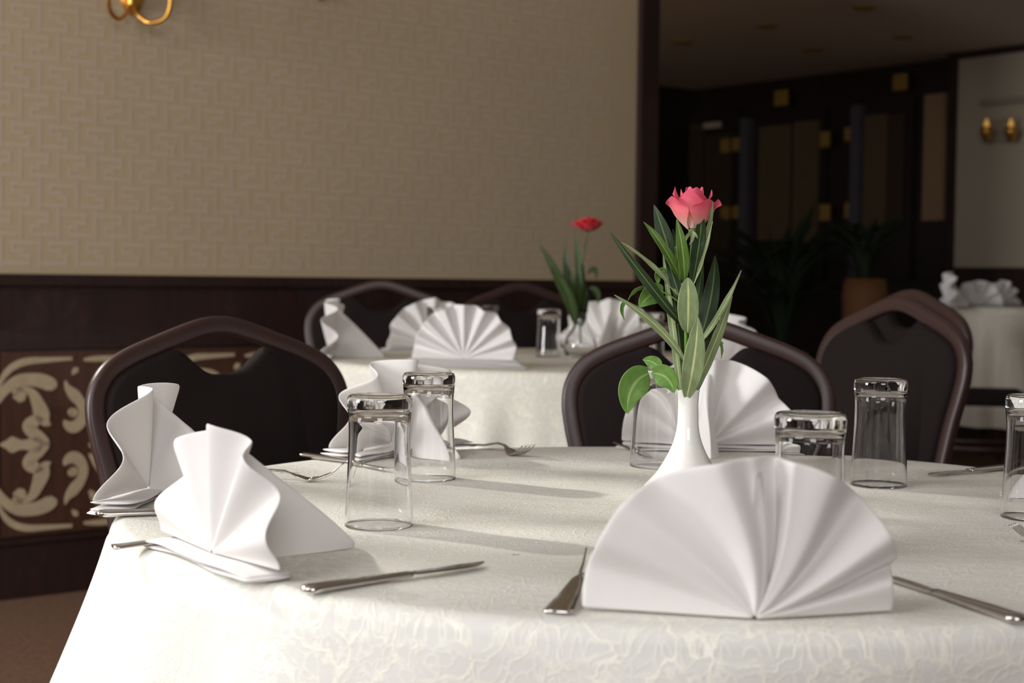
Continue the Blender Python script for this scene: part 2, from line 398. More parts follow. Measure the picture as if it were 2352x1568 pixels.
# wainscot
bm = bmesh.new()
LZ0 = wall_uv(60, 1212)[1]; LZ1 = wall_uv(60, 815)[1]
wbox(bm, -9, UEND, 0.10, RAILZ, 0, 0.02)
wbox(bm, -9, UEND, RAILZ - 0.035, RAILZ, 0.02, 0.04)
wbox(bm, -9, UEND, LZ1 + 0.02, LZ1 + 0.035, 0.02, 0.03)
wbox(bm, -9, UEND, LZ0 - 0.045, LZ0 - 0.03, 0.02, 0.03)
struct(link('trim_1', bm, DARKWOOD, smooth=False))
bm = bmesh.new(); wbox(bm, -9, UEND, 0, 0.10, 0, 0.03); struct(link('baseboard_left', bm, DARKWOOD, smooth=False))
# end post of the wall
bm = bmesh.new(); u1 = wall_uv(1461, 300)[0]
wbox(bm, u1, u1 + 0.10, 0, CH, -0.22, 0.03); struct(link('trim_2', bm, DARKWOOD, smooth=False))
# window with blind slats (lights the table)
bm = bmesh.new()
for a, b in ((WINU[0], WINU[0] + 0.06), (WINU[1] - 0.06, WINU[1])): wbox(bm, a, b, 1.35, 3.2, -0.16, -0.02)
wbox(bm, WINU[0] + 0.06, WINU[1] - 0.06, 1.35, 1.41, -0.16, -0.02); wbox(bm, WINU[0] + 0.06, WINU[1] - 0.06, 3.14, 3.2, -0.16, -0.02)
struct(link('window_1', bm, FARWOOD, smooth=False))
def qtou(q): return (q - (0.55 * W0.x + 0.83 * W0.y)) / (0.55 * WD.x + 0.83 * WD.y)
gaps = [(0.70, 0.80), (0.90, 1.20), (1.26, 1.46), (1.53, 1.60), (1.64, 1.82), (1.92, 1.99)]
edges = [WINU[0] + 0.06] + [e for g in gaps for e in (qtou(g[0]), qtou(g[1]))] + [WINU[1] - 0.06]
BL = mat('curtain_linen', srgb(215, 205, 185), 0.9)
bl = thing('window_curtain', 'pale linen curtain panels hanging in the tall side window', 'curtain', wp((WINU[0] + WINU[1]) / 2, 1.41, -0.06))
bl.location = (0, 0, 0)
for i in range(0, len(edges), 2):
    if edges[i + 1] - edges[i] > 0.01:
        bm = bmesh.new(); wbox(bm, edges[i], edges[i + 1], 1.41, 3.14, -0.075, -0.065); link('curtain_panel', bm, BL, bl, smooth=False)

# floor, ceilings
bm = bmesh.new(); box(bm, (2, 4, -0.05), (26, 26, 0.1)); struct(link('floor', bm, CARPET, smooth=False))
PE = wp(UEND, 0)                      # end of the left wall
FN = WN                               # direction along the far wall (towards the viewer's right)
def fp(a, b, z): return PE + WD * a + WN * b + Vector((0, 0, z))   # a: beyond the wall end, b: to the right
# far wall plane: through W(2180) at Y 10
# ceiling
bm = bmesh.new()
box(bm, fp(-6, 6.0, CH + 0.05), (12.4, 12.4, 0.1), RW)
struct(link('ceiling', bm, CEIL, smooth=False))
bm = bmesh.new()
box(bm, fp(5.0, 3.4, CF + 0.05), (9.9, 17, 0.1), RW)
box(bm, fp(0.1, 3.4, (CF + 0.1 + CH) / 2), (0.1, 12, CH - CF - 0.1), RW)
struct(link('ceiling', bm, CEIL, smooth=False))
# far wall
FB = W(2196, 400, 9.6)                # corner where the pale wall starts
FA = (FB - PE).dot(WD); FBb = (FB - PE).dot(WN)
def far_ab(px, py, a):
    d = ray(px, py); p0 = PE + WD * a; t = (p0 - CPOS).dot(WD) / d.dot(WD); p = CPOS + d * t
    return (p - PE).dot(WN), p.z
AF = FA + 0.15
bm = bmesh.new(); box(bm, fp(AF + 0.1, -3 + FBb / 2, CF / 2), (0.2, FBb + 6.0, CF), RW); struct(link('wall_far', bm, FARWOOD, smooth=False))
bm = bmesh.new(); box(bm, fp(FA + 0.1, FBb + 4.0, CF / 2), (0.2, 8.0, CF), RW); struct(link('wall_right', bm, WHITEWALL, smooth=False))
bm = bmesh.new()
zr = far_ab(2260, 614, FA)[1]
box(bm, fp(FA - 0.01, FBb + 4.0, zr / 2), (0.02, 8.0, zr), RW)
box(bm, fp(FA - 0.015, FBb + 4.0, CF - 0.02), (0.03, 8.0, 0.04), RW)
bt = far_ab(2198, 300, FA)[0]; bt0 = far_ab(2183, 300, FA)[0]
box(bm, fp(FA + 0.06, (bt + bt0) / 2, CF / 2), (0.2, bt - bt0, CF), RW)
struct(link('trim_3', bm, DARKWOOD, smooth=False))
# raised floor of the far right area
RZ = 0.17
bm = bmesh.new(); box(bm, fp(3.6, 5.4, RZ / 2), (6.2, 7.0, RZ), RW); struct(link('floor', bm, FLOORT, smooth=False))
# enclosing walls behind the camera
bm = bmesh.new(); box(bm, fp(-9.5, 5, CH / 2), (0.2, 14, CH), RW); struct(link('wall_back', bm, WHITEWALL, smooth=False))
bm = bmesh.new(); box(bm, fp(4.0, -3.6, CF / 2), (9.0, 0.2, CF), RW); struct(link('wall_end', bm, FARWOOD, smooth=False))
bm = bmesh.new(); box(bm, fp(-2.5, 11.6, CH / 2), (14.5, 0.2, CH), RW); struct(link('wall_side', bm, WHITEWALL, smooth=False))

# far wall joinery : panelled bays, in far-wall plane coordinates
def farbox(bm, x0, y0, x1, y1, o0, o1, yref=None):
    b0, zt = far_ab(x0, y0, AF); b1, zb = far_ab(x1, y1, AF)
    _, zt2 = far_ab((x0 + x1) / 2, y0, AF); _, zb2 = far_ab((x0 + x1) / 2, y1, AF)
    a0, a1 = AF - o1, AF - o0
    box(bm, fp((a0 + a1) / 2, (b0 + b1) / 2, (zt2 + zb2) / 2), (a1 - a0, b1 - b0, zt2 - zb2), RW)
def bay(label, fx0, fx1, top, bot, panels, edge, group='panelled screens on the dark far wall'):
    t = thing('panelled_screen', label, 'wall panel', (0, 0, 0), 0, group)
    bm = bmesh.new(); farbox(bm, fx0, top, fx1, bot, 0.0, 0.05); link('frame', bm, FARWOOD, t, smooth=False)
    for (x0, x1, y0, y1, m_) in panels:
        bm = bmesh.new(); farbox(bm, x0, y0, x1, y1, 0.05, 0.065); link('panel', bm, m_, t, smooth=False)
    if edge:
        bm = bmesh.new(); farbox(bm, edge[0], top + 12, edge[1], bot, 0.05, 0.11); link('lit_edge', bm, LITEDGE, t, smooth=False)  # paler strip painted as the lit edge of the frame upright
DIM = mat('umber_fabric_panel', srgb(58, 44, 32), 0.85)
bay('dark panelled screen nearest the wallpapered wall, with a pale bar at its top', 1520, 1700, 262, 640,
    [(1545, 1560, 285, 600, FARPANEL), (1598, 1625, 285, 600, DIM), (1634, 1690, 310, 600, DIM), (1603, 1668, 284, 297, WHITEWALL)], (1521, 1535))
bay('dark panelled screen with two wide tan panels in the middle of the far wall', 1724, 1900, 262, 640,
    [(1758, 1826, 290, 552, FARPANEL), (1838, 1890, 280, 556, FARPANEL)], (1724, 1737))
bay('dark panelled screen with two narrow tan panels at the right of the far wall', 1979, 2100, 232, 640,
    [(1998, 2046, 265, 530, FARPANEL), (2056, 2086, 265, 520, DIM)], (1979, 1992))
t = thing('wall_panel', 'single lighter tan panel beside the pale right wall', 'wall panel')
bm = bmesh.new(); farbox(bm, 2128, 216, 2179, 506, 0.0, 0.02); link('panel', bm, FARPANEL2, t, smooth=False)
bm = bmesh.new(); farbox(bm, 2120, 540, 2182, 640, 0.0, 0.03); link('lower_board', bm, FARWOOD, t, smooth=False)
pq = [(1812, 227, 14, 18, 'topmost pale plaque above the middle screen'), (2085, 191, 15, 19, 'topmost gold plaque above the right screen'),
      (1683, 336, 9, 16, 'upper plaque on the left side of the left pillar'), (1711, 333, 10, 16, 'upper plaque on the right side of the left pillar'),
      (1683, 490, 9, 15, 'lower plaque on the left side of the left pillar'), (1711, 488, 10, 15, 'lower plaque on the right side of the left pillar'),
      (1912, 322, 10, 18, 'upper plaque beside the middle screen'), (1968, 310, 9, 16, 'upper plaque beside the right screen'),
      (1912, 489, 11, 19, 'lower plaque beside the middle screen'), (1969, 484, 10, 18, 'lower plaque beside the right screen'),
      (1513, 352, 7, 14, 'plaque beside the wallpapered wall end')]
for x, y, hw, hh, lb in pq:
    bm = bmesh.new(); farbox(bm, x - hw, y - hh, x + hw, y + hh, 0.06, 0.09)
    tag(link('wall_plaque', bm, PALEGOLD, smooth=False, mods=[('BEVEL', dict(width=0.006, segments=2))]), 'small pale gold square, ' + lb, 'plaque', 'small gold squares on the far wall')
# recessed spots in the far ceiling
for i, (x, y) in enumerate([(1985, 16), (1763, 58), (1567, 96), (2075, 83), (1868, 112)]):
    d = ray(x, y); p = CPOS + d * ((CF - EYE) / d.z)
    t = thing('ceiling_spotlight', 'unlit recessed spotlight, ' + ['topmost on the far ceiling', 'middle one of the left row on the far ceiling', 'leftmost on the far ceiling', 'rightmost on the far ceiling', 'lowest of the faint ones on the far ceiling'][i], 'ceiling light', (p.x, p.y, CF), 0, 'recessed spotlights')
    bm = bmesh.new(); lathe(bm, [(0.035, -0.002), (0.055, -0.010), (0.06, -0.002), (0.06, 0.0), (0.035, 0.0)], 24, closed=True); link('trim_ring', bm, PALEGOLD, t)
    bm = bmesh.new(); lathe(bm, [(0, -0.002), (0.035, -0.003), (0.035, 0.0), (0, 0.0)], 24); link('lens', bm, SCONCEG, t)

# fretwork inlay of the wainscot ------------------------------------------------
def stroke(bm, pts, du=0.0, mirror=None, off0=0.028, off1=0.031):
    """pts: (px,py,w) traced on the wall plane; mirrored copies about a height"""
    P = [Vector((*wall_uv(p[0], p[1], 0.03), p[2] * 0.00142)) for p in pts]
    if len(P) > 2: P = catmull(P, 6)
    L_, R_ = [], []
    for i, p in enumerate(P):
        t = P[min(i + 1, len(P) - 1)] - P[max(i - 1, 0)]; t = Vector((t.x, t.y)).normalized(); n = Vector((-t.y, t.x)) * p.z / 2
        L_.append((p.x + n.x, p.y + n.y)); R_.append((p.x - n.x, p.y - n.y))
    def q(c, o):
        z = c[1] if mirror is None else 2 * mirror - c[1]
        return wp(c[0] + du, z, o)
    a = [bm.verts.new(q(c, off1)) for c in L_]; b = [bm.verts.new(q(c, off1)) for c in R_]
    a2 = [bm.verts.new(q(c, off0)) for c in L_]; b2 = [bm.verts.new(q(c, off0)) for c in R_]
    for i in range(len(a) - 1):
        bm.faces.new((a[i], a[i + 1], b[i + 1], b[i])); bm.faces.new((a[i], a2[i], a2[i + 1], a[i + 1])); bm.faces.new((b[i], b[i + 1], b2[i + 1], b2[i]))
STR = [
 [(-6, 905, 2), (4, 872, 10), (26, 845, 15), (60, 830, 16), (110, 826, 12), (166, 823, 8)],
 [(-10, 925, 16), (14, 893, 22), (44, 874, 26), (80, 872, 30), (104, 877, 32), (118, 885, 30), (124, 893, 14)],
 [(30, 905, 4), (38, 898, 20), (46, 908, 30), (50, 922, 12)],
 [(40, 896, 8), (58, 893, 12), (76, 905, 20), (88, 928, 28), (96, 950, 34), (104, 968, 22), (116, 976, 3)],
 [(100, 962, 6), (82, 966, 26), (70, 978, 34), (72, 990, 26), (88, 1002, 26), (104, 1014, 18), (110, 1021, 8)],
 [(-2, 1021, 2), (14, 1021, 18), (28, 1021, 36), (48, 1021, 22), (66, 1021, 26), (84, 1021, 34), (98, 1021, 20)],
 [(150, 874, 2), (156, 890, 14), (170, 906, 26), (186, 926, 22), (192, 948, 22), (184, 970, 26), (168, 980, 28), (154, 974, 18), (148, 964, 4)],
 [(158, 952, 4), (164, 946, 18), (170, 950, 22), (174, 956, 6)],
 [(166, 860, 2), (174, 850, 14), (180, 845, 2)],
 [(192, 826, 6), (214, 824, 12), (244, 823, 14), (285, 826, 16), (320, 840, 14), (345, 870, 4)],
 [(203, 1021, 2), (214, 1021, 20), (226, 1021, 2)],
 [(206, 900, 6), (222, 880, 24), (250, 872, 28), (285, 880, 22), (310, 900, 16)],
 [(205, 985, 4), (220, 965, 18), (236, 940, 20), (240, 915, 10)],
]
um = wall_uv(60, 1019)[1]
unit = wall_uv(392, 1000)[0] - wall_uv(0, 1000)[0]
PERIODS = [-1, 0, 1, 2]
for k in PERIODS:
    t = thing('fretwork_panel', ['scrollwork panel running out of the left edge', 'cream scrollwork panel at the left of the wainscot', 'cream scrollwork panel seen through the left chair grip', 'cream scrollwork panel behind the far round table'][k + 1], 'wall panel', (0, 0, 0), 0, 'scrollwork panels of the wainscot')
    bm = bmesh.new(); ua = wall_uv(-5, 1000)[0] + k * unit
    wbox(bm, ua, ua + unit - 0.012, LZ0 - 0.02, LZ1 + 0.012, 0.02, 0.028); link('panel_board', bm, FRETWOOD, t, smooth=False)
    bm = bmesh.new()
    for s_ in STR:
        stroke(bm, s_, k * unit)
        if abs(s_[0][1] - 1021) > 3: stroke(bm, s_, k * unit, um)
    link('scroll_inlay', bm, CREAM, t, smooth=False)

# sconce on the wallpapered wall
def world_on(px, py, off): 
    d = ray(px, py); tt = (W0 + WN * off - CPOS).dot(WN) / d.dot(WN); return CPOS + d * tt
sc = thing('wall_sconce', 'brass wall sconce with looping arms at the top left of the wallpaper', 'wall lamp')
def brass_loop(pts, r, off0, name='arm'):
    bm = bmesh.new(); P = [world_on(x, y, o) for x, y, o in pts]; tube(bm, catmull(P, 8), r, 10); link(name, bm, BRASS, sc)
brass_loop([(300, 10, 0.05), (312, 30, 0.09), (335, 49, 0.12), (355, 52, 0.14), (378, 42, 0.16), (390, 15, 0.17), (391, -20, 0.17), (388, -60, 0.17)], 0.0085, 0)
brass_loop([(300, 10, 0.05), (292, 30, 0.09), (275, 43, 0.12), (258, 34, 0.14), (250, 12, 0.16), (248, -20, 0.17), (250, -60, 0.17)], 0.0075, 0)
brass_loop([(301, -60, 0.04), (301, -20, 0.05), (301, 16, 0.05)], 0.014, 0, 'stem')
for x_ in (388, 250):
    bm = bmesh.new(); c = world_on(x_, -62, 0.17); lathe(bm, [(0, 0), (0.012, 0), (0.03, 0.02), (0.032, 0.025), (0.012, 0.012), (0.012, 0.09), (0, 0.09)], 20, c); link('candle_cup', bm, BRASS, sc)
bm = bmesh.new(); c = world_on(303, -25, 0.012)
g = bmesh.ops.create_uvsphere(bm, u_segments=24, v_segments=12, radius=1); bmesh.ops.transform(bm, matrix=Matrix.Translation(c) @ RW @ Matrix.Diagonal((0.045, 0.014, 0.085, 1)), verts=g['verts']); link('backplate', bm, BRASS, sc)
bm = bmesh.new(); c = world_on(736, -10, 0.015); g = bmesh.ops.create_uvsphere(bm, u_segments=16, v_segments=10, radius=0.014); bmesh.ops.transform(bm, matrix=Matrix.Translation(c) @ Matrix.Diagonal((1, 1, 1.2, 1)), verts=g['verts'])
lathe(bm, [(0, 0), (0.006, 0), (0.006, 0.03), (0, 0.03)], 12, c)
tag(link('brass_button', bm, BRASS), 'small dark knob cut by the top edge of the wallpapered wall', 'wall ornament')
# sconce on the pale right wall
def on_right(px, py, off):
    p0 = PE + WD * (FA - off); d = ray(px, py); tt = (p0 - CPOS).dot(WD) / d.dot(WD); return CPOS + d * tt
sc2 = thing('wall_sconce', 'brass and glass wall sconce with two candle bulbs on the pale right wall', 'wall lamp')
bm = bmesh.new(); a = on_right(2305, 232, 0.03); box(bm, a, (0.03, 0.32, 0.035), RW); box(bm, on_right(2305, 300, 0.012), (0.024, 0.22, 0.14), RW); link('cut_glass_plate', bm, SCONCEG, sc2, smooth=False, mods=[('BEVEL', dict(width=0.008, segments=2))])
for x in (2266, 2322):
    p = on_right(x, 292, 0.11)
    bm = bmesh.new(); lathe(bm, [(0, -0.09), (0.012, -0.085), (0.02, -0.06), (0.034, -0.03), (0.036, 0.0), (0.03, 0.0), (0.015, -0.03), (0, -0.03)], 20, p); tube(bm, [p + Vector((0, 0, -0.05)), p + Vector((0, 0, -0.07)) + WD * 0.05, p + Vector((0, 0, -0.03)) + WD * 0.10], 0.007); link('brass_cup', bm, BRASS, sc2)
    bm = bmesh.new(); lathe(bm, [(0, -0.03), (0.012, -0.02), (0.017, 0.01), (0.010, 0.04), (0, 0.055)], 16, p); link('bulb', bm, BULB, sc2)

# potted plants in the dark far area
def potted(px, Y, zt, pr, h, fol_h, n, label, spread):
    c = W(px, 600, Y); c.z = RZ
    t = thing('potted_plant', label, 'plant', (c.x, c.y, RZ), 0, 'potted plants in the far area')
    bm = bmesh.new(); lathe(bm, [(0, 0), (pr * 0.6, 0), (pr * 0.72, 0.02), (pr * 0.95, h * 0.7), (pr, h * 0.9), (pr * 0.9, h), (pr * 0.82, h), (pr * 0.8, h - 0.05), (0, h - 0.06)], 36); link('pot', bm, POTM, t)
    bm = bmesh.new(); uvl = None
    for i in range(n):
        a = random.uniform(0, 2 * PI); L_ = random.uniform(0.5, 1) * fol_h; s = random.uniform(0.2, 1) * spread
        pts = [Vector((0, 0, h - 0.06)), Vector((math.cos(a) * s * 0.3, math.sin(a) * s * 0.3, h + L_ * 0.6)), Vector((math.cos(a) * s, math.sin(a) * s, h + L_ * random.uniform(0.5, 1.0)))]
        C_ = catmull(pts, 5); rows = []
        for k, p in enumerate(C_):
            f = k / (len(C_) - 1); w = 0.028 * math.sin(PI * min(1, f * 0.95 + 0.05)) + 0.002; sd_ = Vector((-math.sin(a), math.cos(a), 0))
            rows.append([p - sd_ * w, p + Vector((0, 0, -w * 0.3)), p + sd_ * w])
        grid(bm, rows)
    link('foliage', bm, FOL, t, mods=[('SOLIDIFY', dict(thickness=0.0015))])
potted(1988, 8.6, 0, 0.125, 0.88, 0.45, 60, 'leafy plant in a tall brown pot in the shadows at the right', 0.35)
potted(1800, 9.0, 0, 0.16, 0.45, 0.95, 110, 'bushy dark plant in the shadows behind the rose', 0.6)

# ------------------------------------------------------------------ tables
def cloth_mesh(R, drop, seed, nth=420, foldn=13, amp=0.03, flare=0.20, inset=0.0, z0=0.0):
    rnd = random.Random(seed)
    ph_ = [rnd.uniform(0, 2 * PI) for _ in range(6)]
    prof = [(r_ / 30 * (R - 0.02), 0.0) for r_ in range(1, 31)]
    for k in range(1, 8):
        a = k / 7 * PI / 2; prof.append((R - 0.02 + 0.02 * math.sin(a), -0.02 + 0.02 * math.cos(a)))
    nd = 36
    L0 = R
    rows = []; uvs = []
    def wave(th):
        v = 0.55 * math.sin(foldn * th + ph_[0] + 0.7 * math.sin(3 * th + ph_[1])) + 0.3 * math.sin((foldn * 1.0 // 2) * th + ph_[2]) + 0.25 * math.sin((foldn * 2 + 1) * th + ph_[3])
        return v
    for (r, z) in prof:
        row, ur = [], []
        for j in range(nth):
            th = 2 * PI * j / nth
            rr = max(0.0005, r - inset)
            zz = z + z0 + (0.0007 * math.sin(17 * th + r * 40) * (r / R) if r < R - 0.05 else 0)
            row.append(Vector((rr * math.cos(th), rr * math.sin(th), zz))); ur.append((r * math.cos(th), r * math.sin(th)))
        rows.append(row); uvs.append(ur)
    for k in range(1, nd + 1):
        s = drop * k / nd; row, ur = [], []
        for j in range(nth):
            th = 2 * PI * j / nth
            grow = min(1, s / 0.17) ** 1.15
            rr = R - inset + flare * s * (0.6 + 0.4 * math.sin(2 * th + ph_[4])) + amp * grow * wave(th) + 0.002
            row.append(Vector((rr * math.cos(th), rr * math.sin(th), -0.02 - s + z0)))
            l = R + s; ur.append((l * math.cos(th), l * math.sin(th)))
        rows.append(row); uvs.append(ur)
    bm = bmesh.new(); m = nth
    V = [[bm.verts.new(p) for p in r] for r in rows]; cv = bm.verts.new((0, 0, z0)); uvl = bm.loops.layers.uv.verify()
    for i in range(len(V) - 1):
        for j in range(m):
            k = (j + 1) % m
            f = bm.faces.new((V[i][j], V[i + 1][j], V[i + 1][k], V[i][k]))
            for lp, (a, b) in zip(f.loops, ((i, j), (i + 1, j), (i + 1, k), (i, k))): lp[uvl].uv = uvs[a][b]
    for j in range(m):
        f = bm.faces.new((cv, V[0][j], V[0][(j + 1) % m]))
    return bm
def table(cx, cy, z, R, seed, label, clabel, base=0.0, foldn=13, amp=0.03, drop=0.56, flare=0.2, lm=LACE, liner=True):
    t = thing('round_table', label, 'table', (cx, cy, base), 0, 'round tables')
    bm = bmesh.new(); lathe(bm, [(0, z - 0.033), (R - 0.035, z - 0.033), (R - 0.022, z - 0.022), (R - 0.022, z - 0.010), (R - 0.03, z - 0.006), (0, z - 0.006)], 64); link('tabletop', bm, TWOOD, t)
    for k in range(4):
        a = PI / 4 + k * PI / 2; bm = bmesh.new()
        tube(bm, [Vector((math.cos(a) * R * 0.6, math.sin(a) * R * 0.6, 0)), Vector((math.cos(a) * R * 0.55, math.sin(a) * R * 0.55, z - 0.034))], 0.016); link('leg', bm, CHFRAME, t)
    c = thing('tablecloth', clabel, 'tablecloth', (cx, cy, base + z), 0, 'tablecloths')
    link('lace_cover', cloth_mesh(R, drop, seed, foldn=foldn, amp=amp, flare=flare), lm, c)
    if liner: link('liner', cloth_mesh(R, drop - 0.03, seed, foldn=foldn, amp=amp, flare=flare, inset=0.006, z0=-0.003, nth=200), LINER, c)
TC = Vector((0.21, 1.908, 0)); TR = 0.686
table(TC.x, TC.y, TZ, TR, 21, 'round table in the foreground under the lace cloth', 'ivory lace tablecloth on the foreground table', foldn=11, amp=0.032, flare=0.25, drop=0.24)
T2 = Vector((0.10, 4.44, 0)); T2Z = 0.80
table(T2.x, T2.y, T2Z, 0.66, 5, 'round table behind, near the wallpapered wall', 'plain ivory tablecloth on the second table by the wall', foldn=18, amp=0.020, drop=0.26, flare=0.05, lm=LACEPLAIN, liner=False)
T3 = W(2290, 700, 7.6); T3z = 0.75
T3Z = RZ + T3z
table(T3.x + 0.12, T3.y, T3z, 0.33, 9, 'small distant table by the pale wall at the right', 'white cloth on the small distant table at the right', base=RZ, foldn=8, amp=0.035, drop=0.56, flare=0.0, lm=LACEGREY, liner=False)

# ------------------------------------------------------------------ chairs
def make_chair():
    t = thing('banquet_chair', 'x', 'chair', (0, 0, 0), 0, 'dark banquet chairs')
    half = [(0.205, 0.012), (0.197, 0.25), (0.192, 0.45), (0.198, 0.58), (0.212, 0.70), (0.224, 0.76), (0.23, 0.805), (0.225, 0.842), (0.203, 0.875), (0.165, 0.898), (0.11, 0.919), (0.055, 0.9385), (0.022, 0.947), (0.0, 0.9485)]
    def yb(z): return 0.16 * (z - 0.45) if z > 0.45 else 0.28 * (0.45 - z) * (0.45 - z) * 2
    full = [Vector((-x, yb(z), z)) for x, z in half] + [Vector((x, yb(z), z)) for x, z in half[::-1][1:]]
    C_ = catmull(full, 7)
    bm = bmesh.new(); tube(bm, C_, 0.0155, 16, sx=1.0, sy=0.75, sq=0.55); link('back_frame', bm, CHFRAME, t)
    # padded back panel with a grip notch
    top = [(x - (0.030 if x > 0.12 else 0.0) * 1, z - (0.0 if x > 0.2 else 0.028)) for x, z in half]
    fr = [Vector((p.x, 0, p.z)) for p in C_ if p.x > 0]
    R_ = []
    for i in range(1, len(fr) - 1):
        tn = (fr[i + 1] - fr[i - 1]).normalized(); n_ = Vector((-tn.z, 0, tn.x))
        if n_.x * fr[i].x > 0 and n_.z > 0 or n_.z > 0.2: n_ = -n_
        if n_.x > 0 and abs(n_.z) < 0.9 and fr[i].x > 0.15 : n_ = -n_
        q_ = fr[i] + n_ * 0.0135
        if q_.z > 0.50 and q_.x > 0.093: R_.append((q_.x, q_.z))
    R_ = R_[::-1] if R_[0][1] > R_[-1][1] else R_
    R_ = [R_[0]] + R_[1:-1:2] + [R_[-1]]
    zt_ = R_[-1][1]
    R_ += [(0.084, zt_ - 0.001), (0.072, zt_ - 0.008), (0.056, zt_ - 0.022), (0.042, zt_ - 0.034), (0.028, zt_ - 0.041), (0.014, zt_ - 0.0435), (0.0, zt_ - 0.044)]
    outl = [Vector((x, 0, z)) for x, z in R_] + [Vector((-x, 0, z)) for x, z in R_[::-1][1:]]
    P_ = catmull(outl, 3)
    bm = bmesh.new()
    def ring(s, y):
        c = Vector((0, 0, 0.70)); vs = []
        for i, p in enumerate(P_):
            a = P_[(i + 1) % len(P_)] - P_[i - 1]; n = Vector((a.z, 0, -a.x)).normalized()
            q = p - n * s
            vs.append(bm.verts.new((q.x, yb(q.z) + y, q.z)))
        return vs
    r0 = [ring(0.010, -0.022), ring(0.003, -0.019), ring(0, -0.012), ring(0, 0.010), ring(0.006, 0.018)]
    for a, b in zip(r0, r0[1:]):
        for i in range(len(a)): j = (i + 1) % len(a); bm.faces.new((a[i], b[i], b[j], a[j]))
    bm.faces.new(r0[0]); bm.faces.new(r0[-1][::-1])
    bmesh.ops.triangulate(bm, faces=[f for f in bm.faces if len(f.verts) > 4])
    o = link('backrest', bm, CHFAB, t)
    for sg in (1, -1):
        pp = [Vector((q.x - sg * 0.013, 0, q.z - 0.007)) for q in P_ if q.x * sg > 0.093 and q.z > 0.53]
        if sg == -1: pp = pp[::-1]
        bm = bmesh.new(); tube(bm, [Vector((p.x, yb(p.z) - 0.0205, p.z)) for p in pp], 0.0016, 6); link('piping', bm, CHFAB, o)
    bm = bmesh.new(); box(bm, (0, -0.21, 0.445), (0.42, 0.42, 0.07)); link('seat', bm, CHFAB, t, mods=[('BEVEL', dict(width=0.028, segments=4))])
    for s in (-1, 1):
        bm = bmesh.new(); tube(bm, [Vector((s * 0.19, -0.40, 0.42)), Vector((s * 0.20, -0.42, 0.0))], 0.0125); link('leg', bm, CHFRAME, t)
        bm = bmesh.new(); tube(bm, [Vector((s * 0.198, 0.0, 0.2)), Vector((s * 0.196, -0.41, 0.2))], 0.009, refn=Vector((0, 0, 1))); link('stretcher', bm, CHFRAME, t)
    for y in (-0.39, -0.015):
        bm = bmesh.new(); tube(bm, [Vector((-0.19, y, 0.415)), Vector((0.19, y, 0.415))], 0.011); link('seat_rail', bm, CHFRAME, t)
    return t
ch = make_chair()
c = W(1616, 800, 2.70); ch.location = (c.x, c.y, 0); ch['label'] = 'dark banquet chair behind the foreground table, directly behind the rose vase'
def chair(px, Y, deg, label, sc=1.0, base=0.0):
    c = W(px, 800, Y); return dup(ch, (c.x, c.y, base), math.radians(deg), label, scale=sc)
chair(553, 2.56, 38, 'dark banquet chair at the left, its back showing a grip opening', 0.995)
chair(1994, 3.40, -64, 'dark banquet chair right of centre, angled beside the tall tumbler', 1.035)
chair(2034, 4.10, -65, 'dark banquet chair overlapped by the angled one at the right', 1.05)
chair(875, 5.18, 5, 'dark banquet chair against the wainscot, behind the second table at left', 1.055)
chair(1215, 5.40, 20, 'barely visible dark chair behind the second table, near the red flower', 1.05)
chair(2160, 6.6, 80, 'dark chair at the far right in front of the small distant table', 0.85, RZ)

